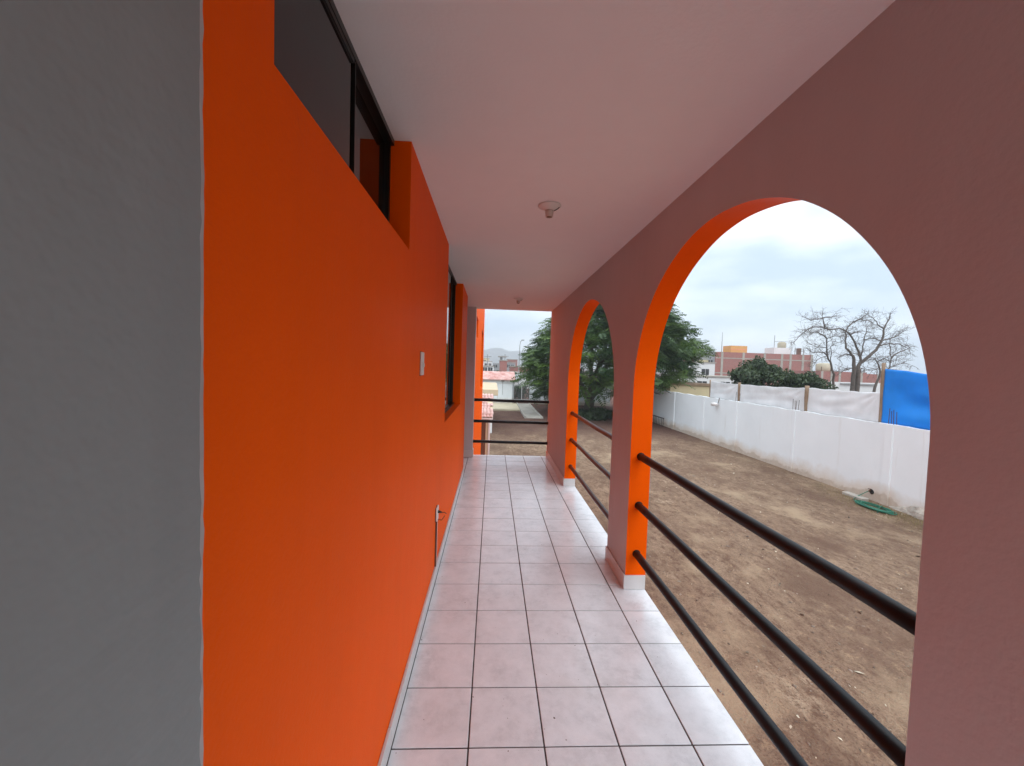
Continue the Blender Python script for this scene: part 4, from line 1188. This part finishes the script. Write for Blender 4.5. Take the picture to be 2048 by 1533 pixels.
def hedge():
    root = empty('hedge', (4.2, 49, G), 'dark green hedge seen through the bars of the arched gate', 'hedge')
    rg = random.Random(61)
    cl = [(rg.uniform(2.2, 6.2), rg.uniform(48.4, 49.6), G+rg.uniform(0.1, 2.0), 0.55, 0.5) for _ in range(34)]
    V, Fc, T = leaf_cloud(cl, 260, 0.13, 62, 0.3)
    link('foliage', leaf_mesh('foliage', V-np.array((4.2, 49, G)), Fc, T, 'shrub_leaf'), root)
    mb = MB()
    for k in range(5): mb.tube([(2.4+k*0.9, 49, G), (2.45+k*0.9, 49.05, G+1.6)], [0.06, 0.03], 6)
    part('stems', 'bark', root, mb=mb)['kind'] = 'stuff'
hedge()
# ------------------------------------------------------------------ litter on the yard
def litter():
    npr = np.random.default_rng(77)
    n = 1500
    p = np.stack([npr.uniform(1.6, 12.9, n), 1.0+22*npr.random(n)**1.3, np.full(n, G+0.012)], 1)
    a = npr.normal(0, 1, (n, 3)); a[:, 2] *= 0.25; a /= np.linalg.norm(a, axis=1, keepdims=True)
    b = np.cross(a, np.array([0, 0, 1.0])+npr.normal(0, .3, (n, 3))); b /= np.linalg.norm(b, axis=1, keepdims=True)
    s = npr.uniform(0.008, 0.032, (n, 1))*(1+1.5*(npr.random((n, 1)) > 0.96))
    V = np.stack([p-a*s, p+b*s*0.5+np.array([0, 0, .008]), p+a*s, p-b*s*0.5], 1).reshape(-1, 3)
    T = np.repeat(np.where(npr.random(n) > 0.72, npr.uniform(.5, 1, n), npr.uniform(0, .3, n)), 4)
    o = link('leaf_litter', leaf_mesh('leaf_litter', V, np.arange(4*n).reshape(-1, 4), T, 'litter'))
    tag(o, 'scattered dry leaves and bits of debris on the bare earth', 'litter', kind='stuff')
litter()

def clods():
    npr = np.random.default_rng(78)
    n = 2600
    p = np.stack([npr.uniform(1.6, 12.95, n), 0.8+24*npr.random(n)**1.25, np.full(n, G)], 1)
    s = npr.gamma(1.6, 0.006, n)+0.005
    base = np.array([(1, 0, 0), (0, 1, 0), (-1, 0, 0), (0, -1, 0), (0, 0, 0.75), (0, 0, -0.3)])
    V = p[:, None, :] + base[None]*s[:, None, None]*npr.uniform(0.6, 1.4, (n, 6, 3))
    F0 = np.array([(0, 1, 4), (1, 2, 4), (2, 3, 4), (3, 0, 4), (1, 0, 5), (2, 1, 5), (3, 2, 5), (0, 3, 5)])
    Fc = (F0[None]+6*np.arange(n)[:, None, None]).reshape(-1, 3)
    T = np.repeat(npr.beta(1.2, 3.5, n), 6)
    o = link('earth_clods', leaf_mesh('earth_clods', V.reshape(-1, 3), Fc, T, 'clod'))
    tag(o, 'small clods and pebbles scattered over the bare yard', 'pebbles', kind='stuff')
def dry_grass():
    npr = np.random.default_rng(79)
    n = 5200
    y = 9.2+5.6*npr.random(n); x = 12.95-np.abs(npr.normal(0, 0.55, n))-0.05
    hgt = npr.uniform(0.02, 0.075, n)*np.clip(1.3-0.4*np.abs(y-11.6), 0.25, 1)
    az = npr.uniform(0, 6.283, n); w = 0.004
    p = np.stack([x, y, np.full(n, G)], 1); d = np.stack([np.cos(az), np.sin(az), np.zeros(n)], 1)
    tip = p + d*hgt[:, None]*npr.uniform(0.3, 1.2, (n, 1)) + np.array([0, 0, 1.0])*hgt[:, None]
    sd = np.stack([-np.sin(az), np.cos(az), np.zeros(n)], 1)*w
    V = np.stack([p-sd, p+sd, tip], 1).reshape(-1, 3)
    o = link('dry_grass', leaf_mesh('dry_grass', V, np.arange(3*n).reshape(-1, 3), np.repeat(npr.random(n), 3), 'straw'))
    tag(o, 'sparse dry yellowish grass at the foot of the white wall by the hose', 'grass', kind='stuff')
leaf_mat('clod', (0.10, 0.068, 0.050), (0.52, 0.44, 0.35), 0.0, 0.95)
leaf_mat('straw', (0.13, 0.10, 0.035), (0.30, 0.23, 0.10), 0.15, 0.8)
clods(); dry_grass()
def footing():
    rg = random.Random(90); mb = MB(); N = 40
    ya, yb = 8.5, 12.25
    for k in range(N+1):
        y = ya+(yb-ya)*k/N; f = min(1, (yb-y)*1.4)
        w = (0.09+0.04*math.sin(k*0.7)+rg.uniform(-.02, .02))*f+0.02; hh = (0.20+0.05*math.sin(k*0.43+1)+rg.uniform(-.02, .02))*f+0.02
        mb.v += [(PX-w-0.04, y, G-0.02), (PX-w, y+rg.uniform(-.02, .02), G+hh*0.6), (PX-w*0.35, y, G+hh), (PX+0.01, y, G+hh*1.15)]
    for k in range(N):
        for j in range(3): mb.f.append((k*4+j, k*4+j+1, k*4+5+j, k*4+4+j)); mb.m.append(0)
    tag(mb.build('wall_footing', 'footing'), 'rough broken plaster footing at the base of the perimeter wall under the blue tarp', 'footing')
footing()

# ------------------------------------------------------------------ haze over the plain
def haze():
    mb = MB(); mb.box((-1200, -60, G-1.0), (1300, 1640, 95))
    mt = bpy.data.materials.new('haze'); mt.use_nodes = True; nt = mt.node_tree; nt.nodes.clear()
    o = nt.nodes.new('ShaderNodeOutputMaterial'); v = nt.nodes.new('ShaderNodeVolumePrincipled')
    v.inputs['Color'].default_value = (0.93, 0.96, 1.0, 1); v.inputs['Density'].default_value = 0.0009; v.inputs['Anisotropy'].default_value = 0.2
    nt.links.new(v.outputs[0], o.inputs['Volume']); MATS['haze'] = mt
    tag(mb.build('haze', 'haze'), kind='stuff')
haze()
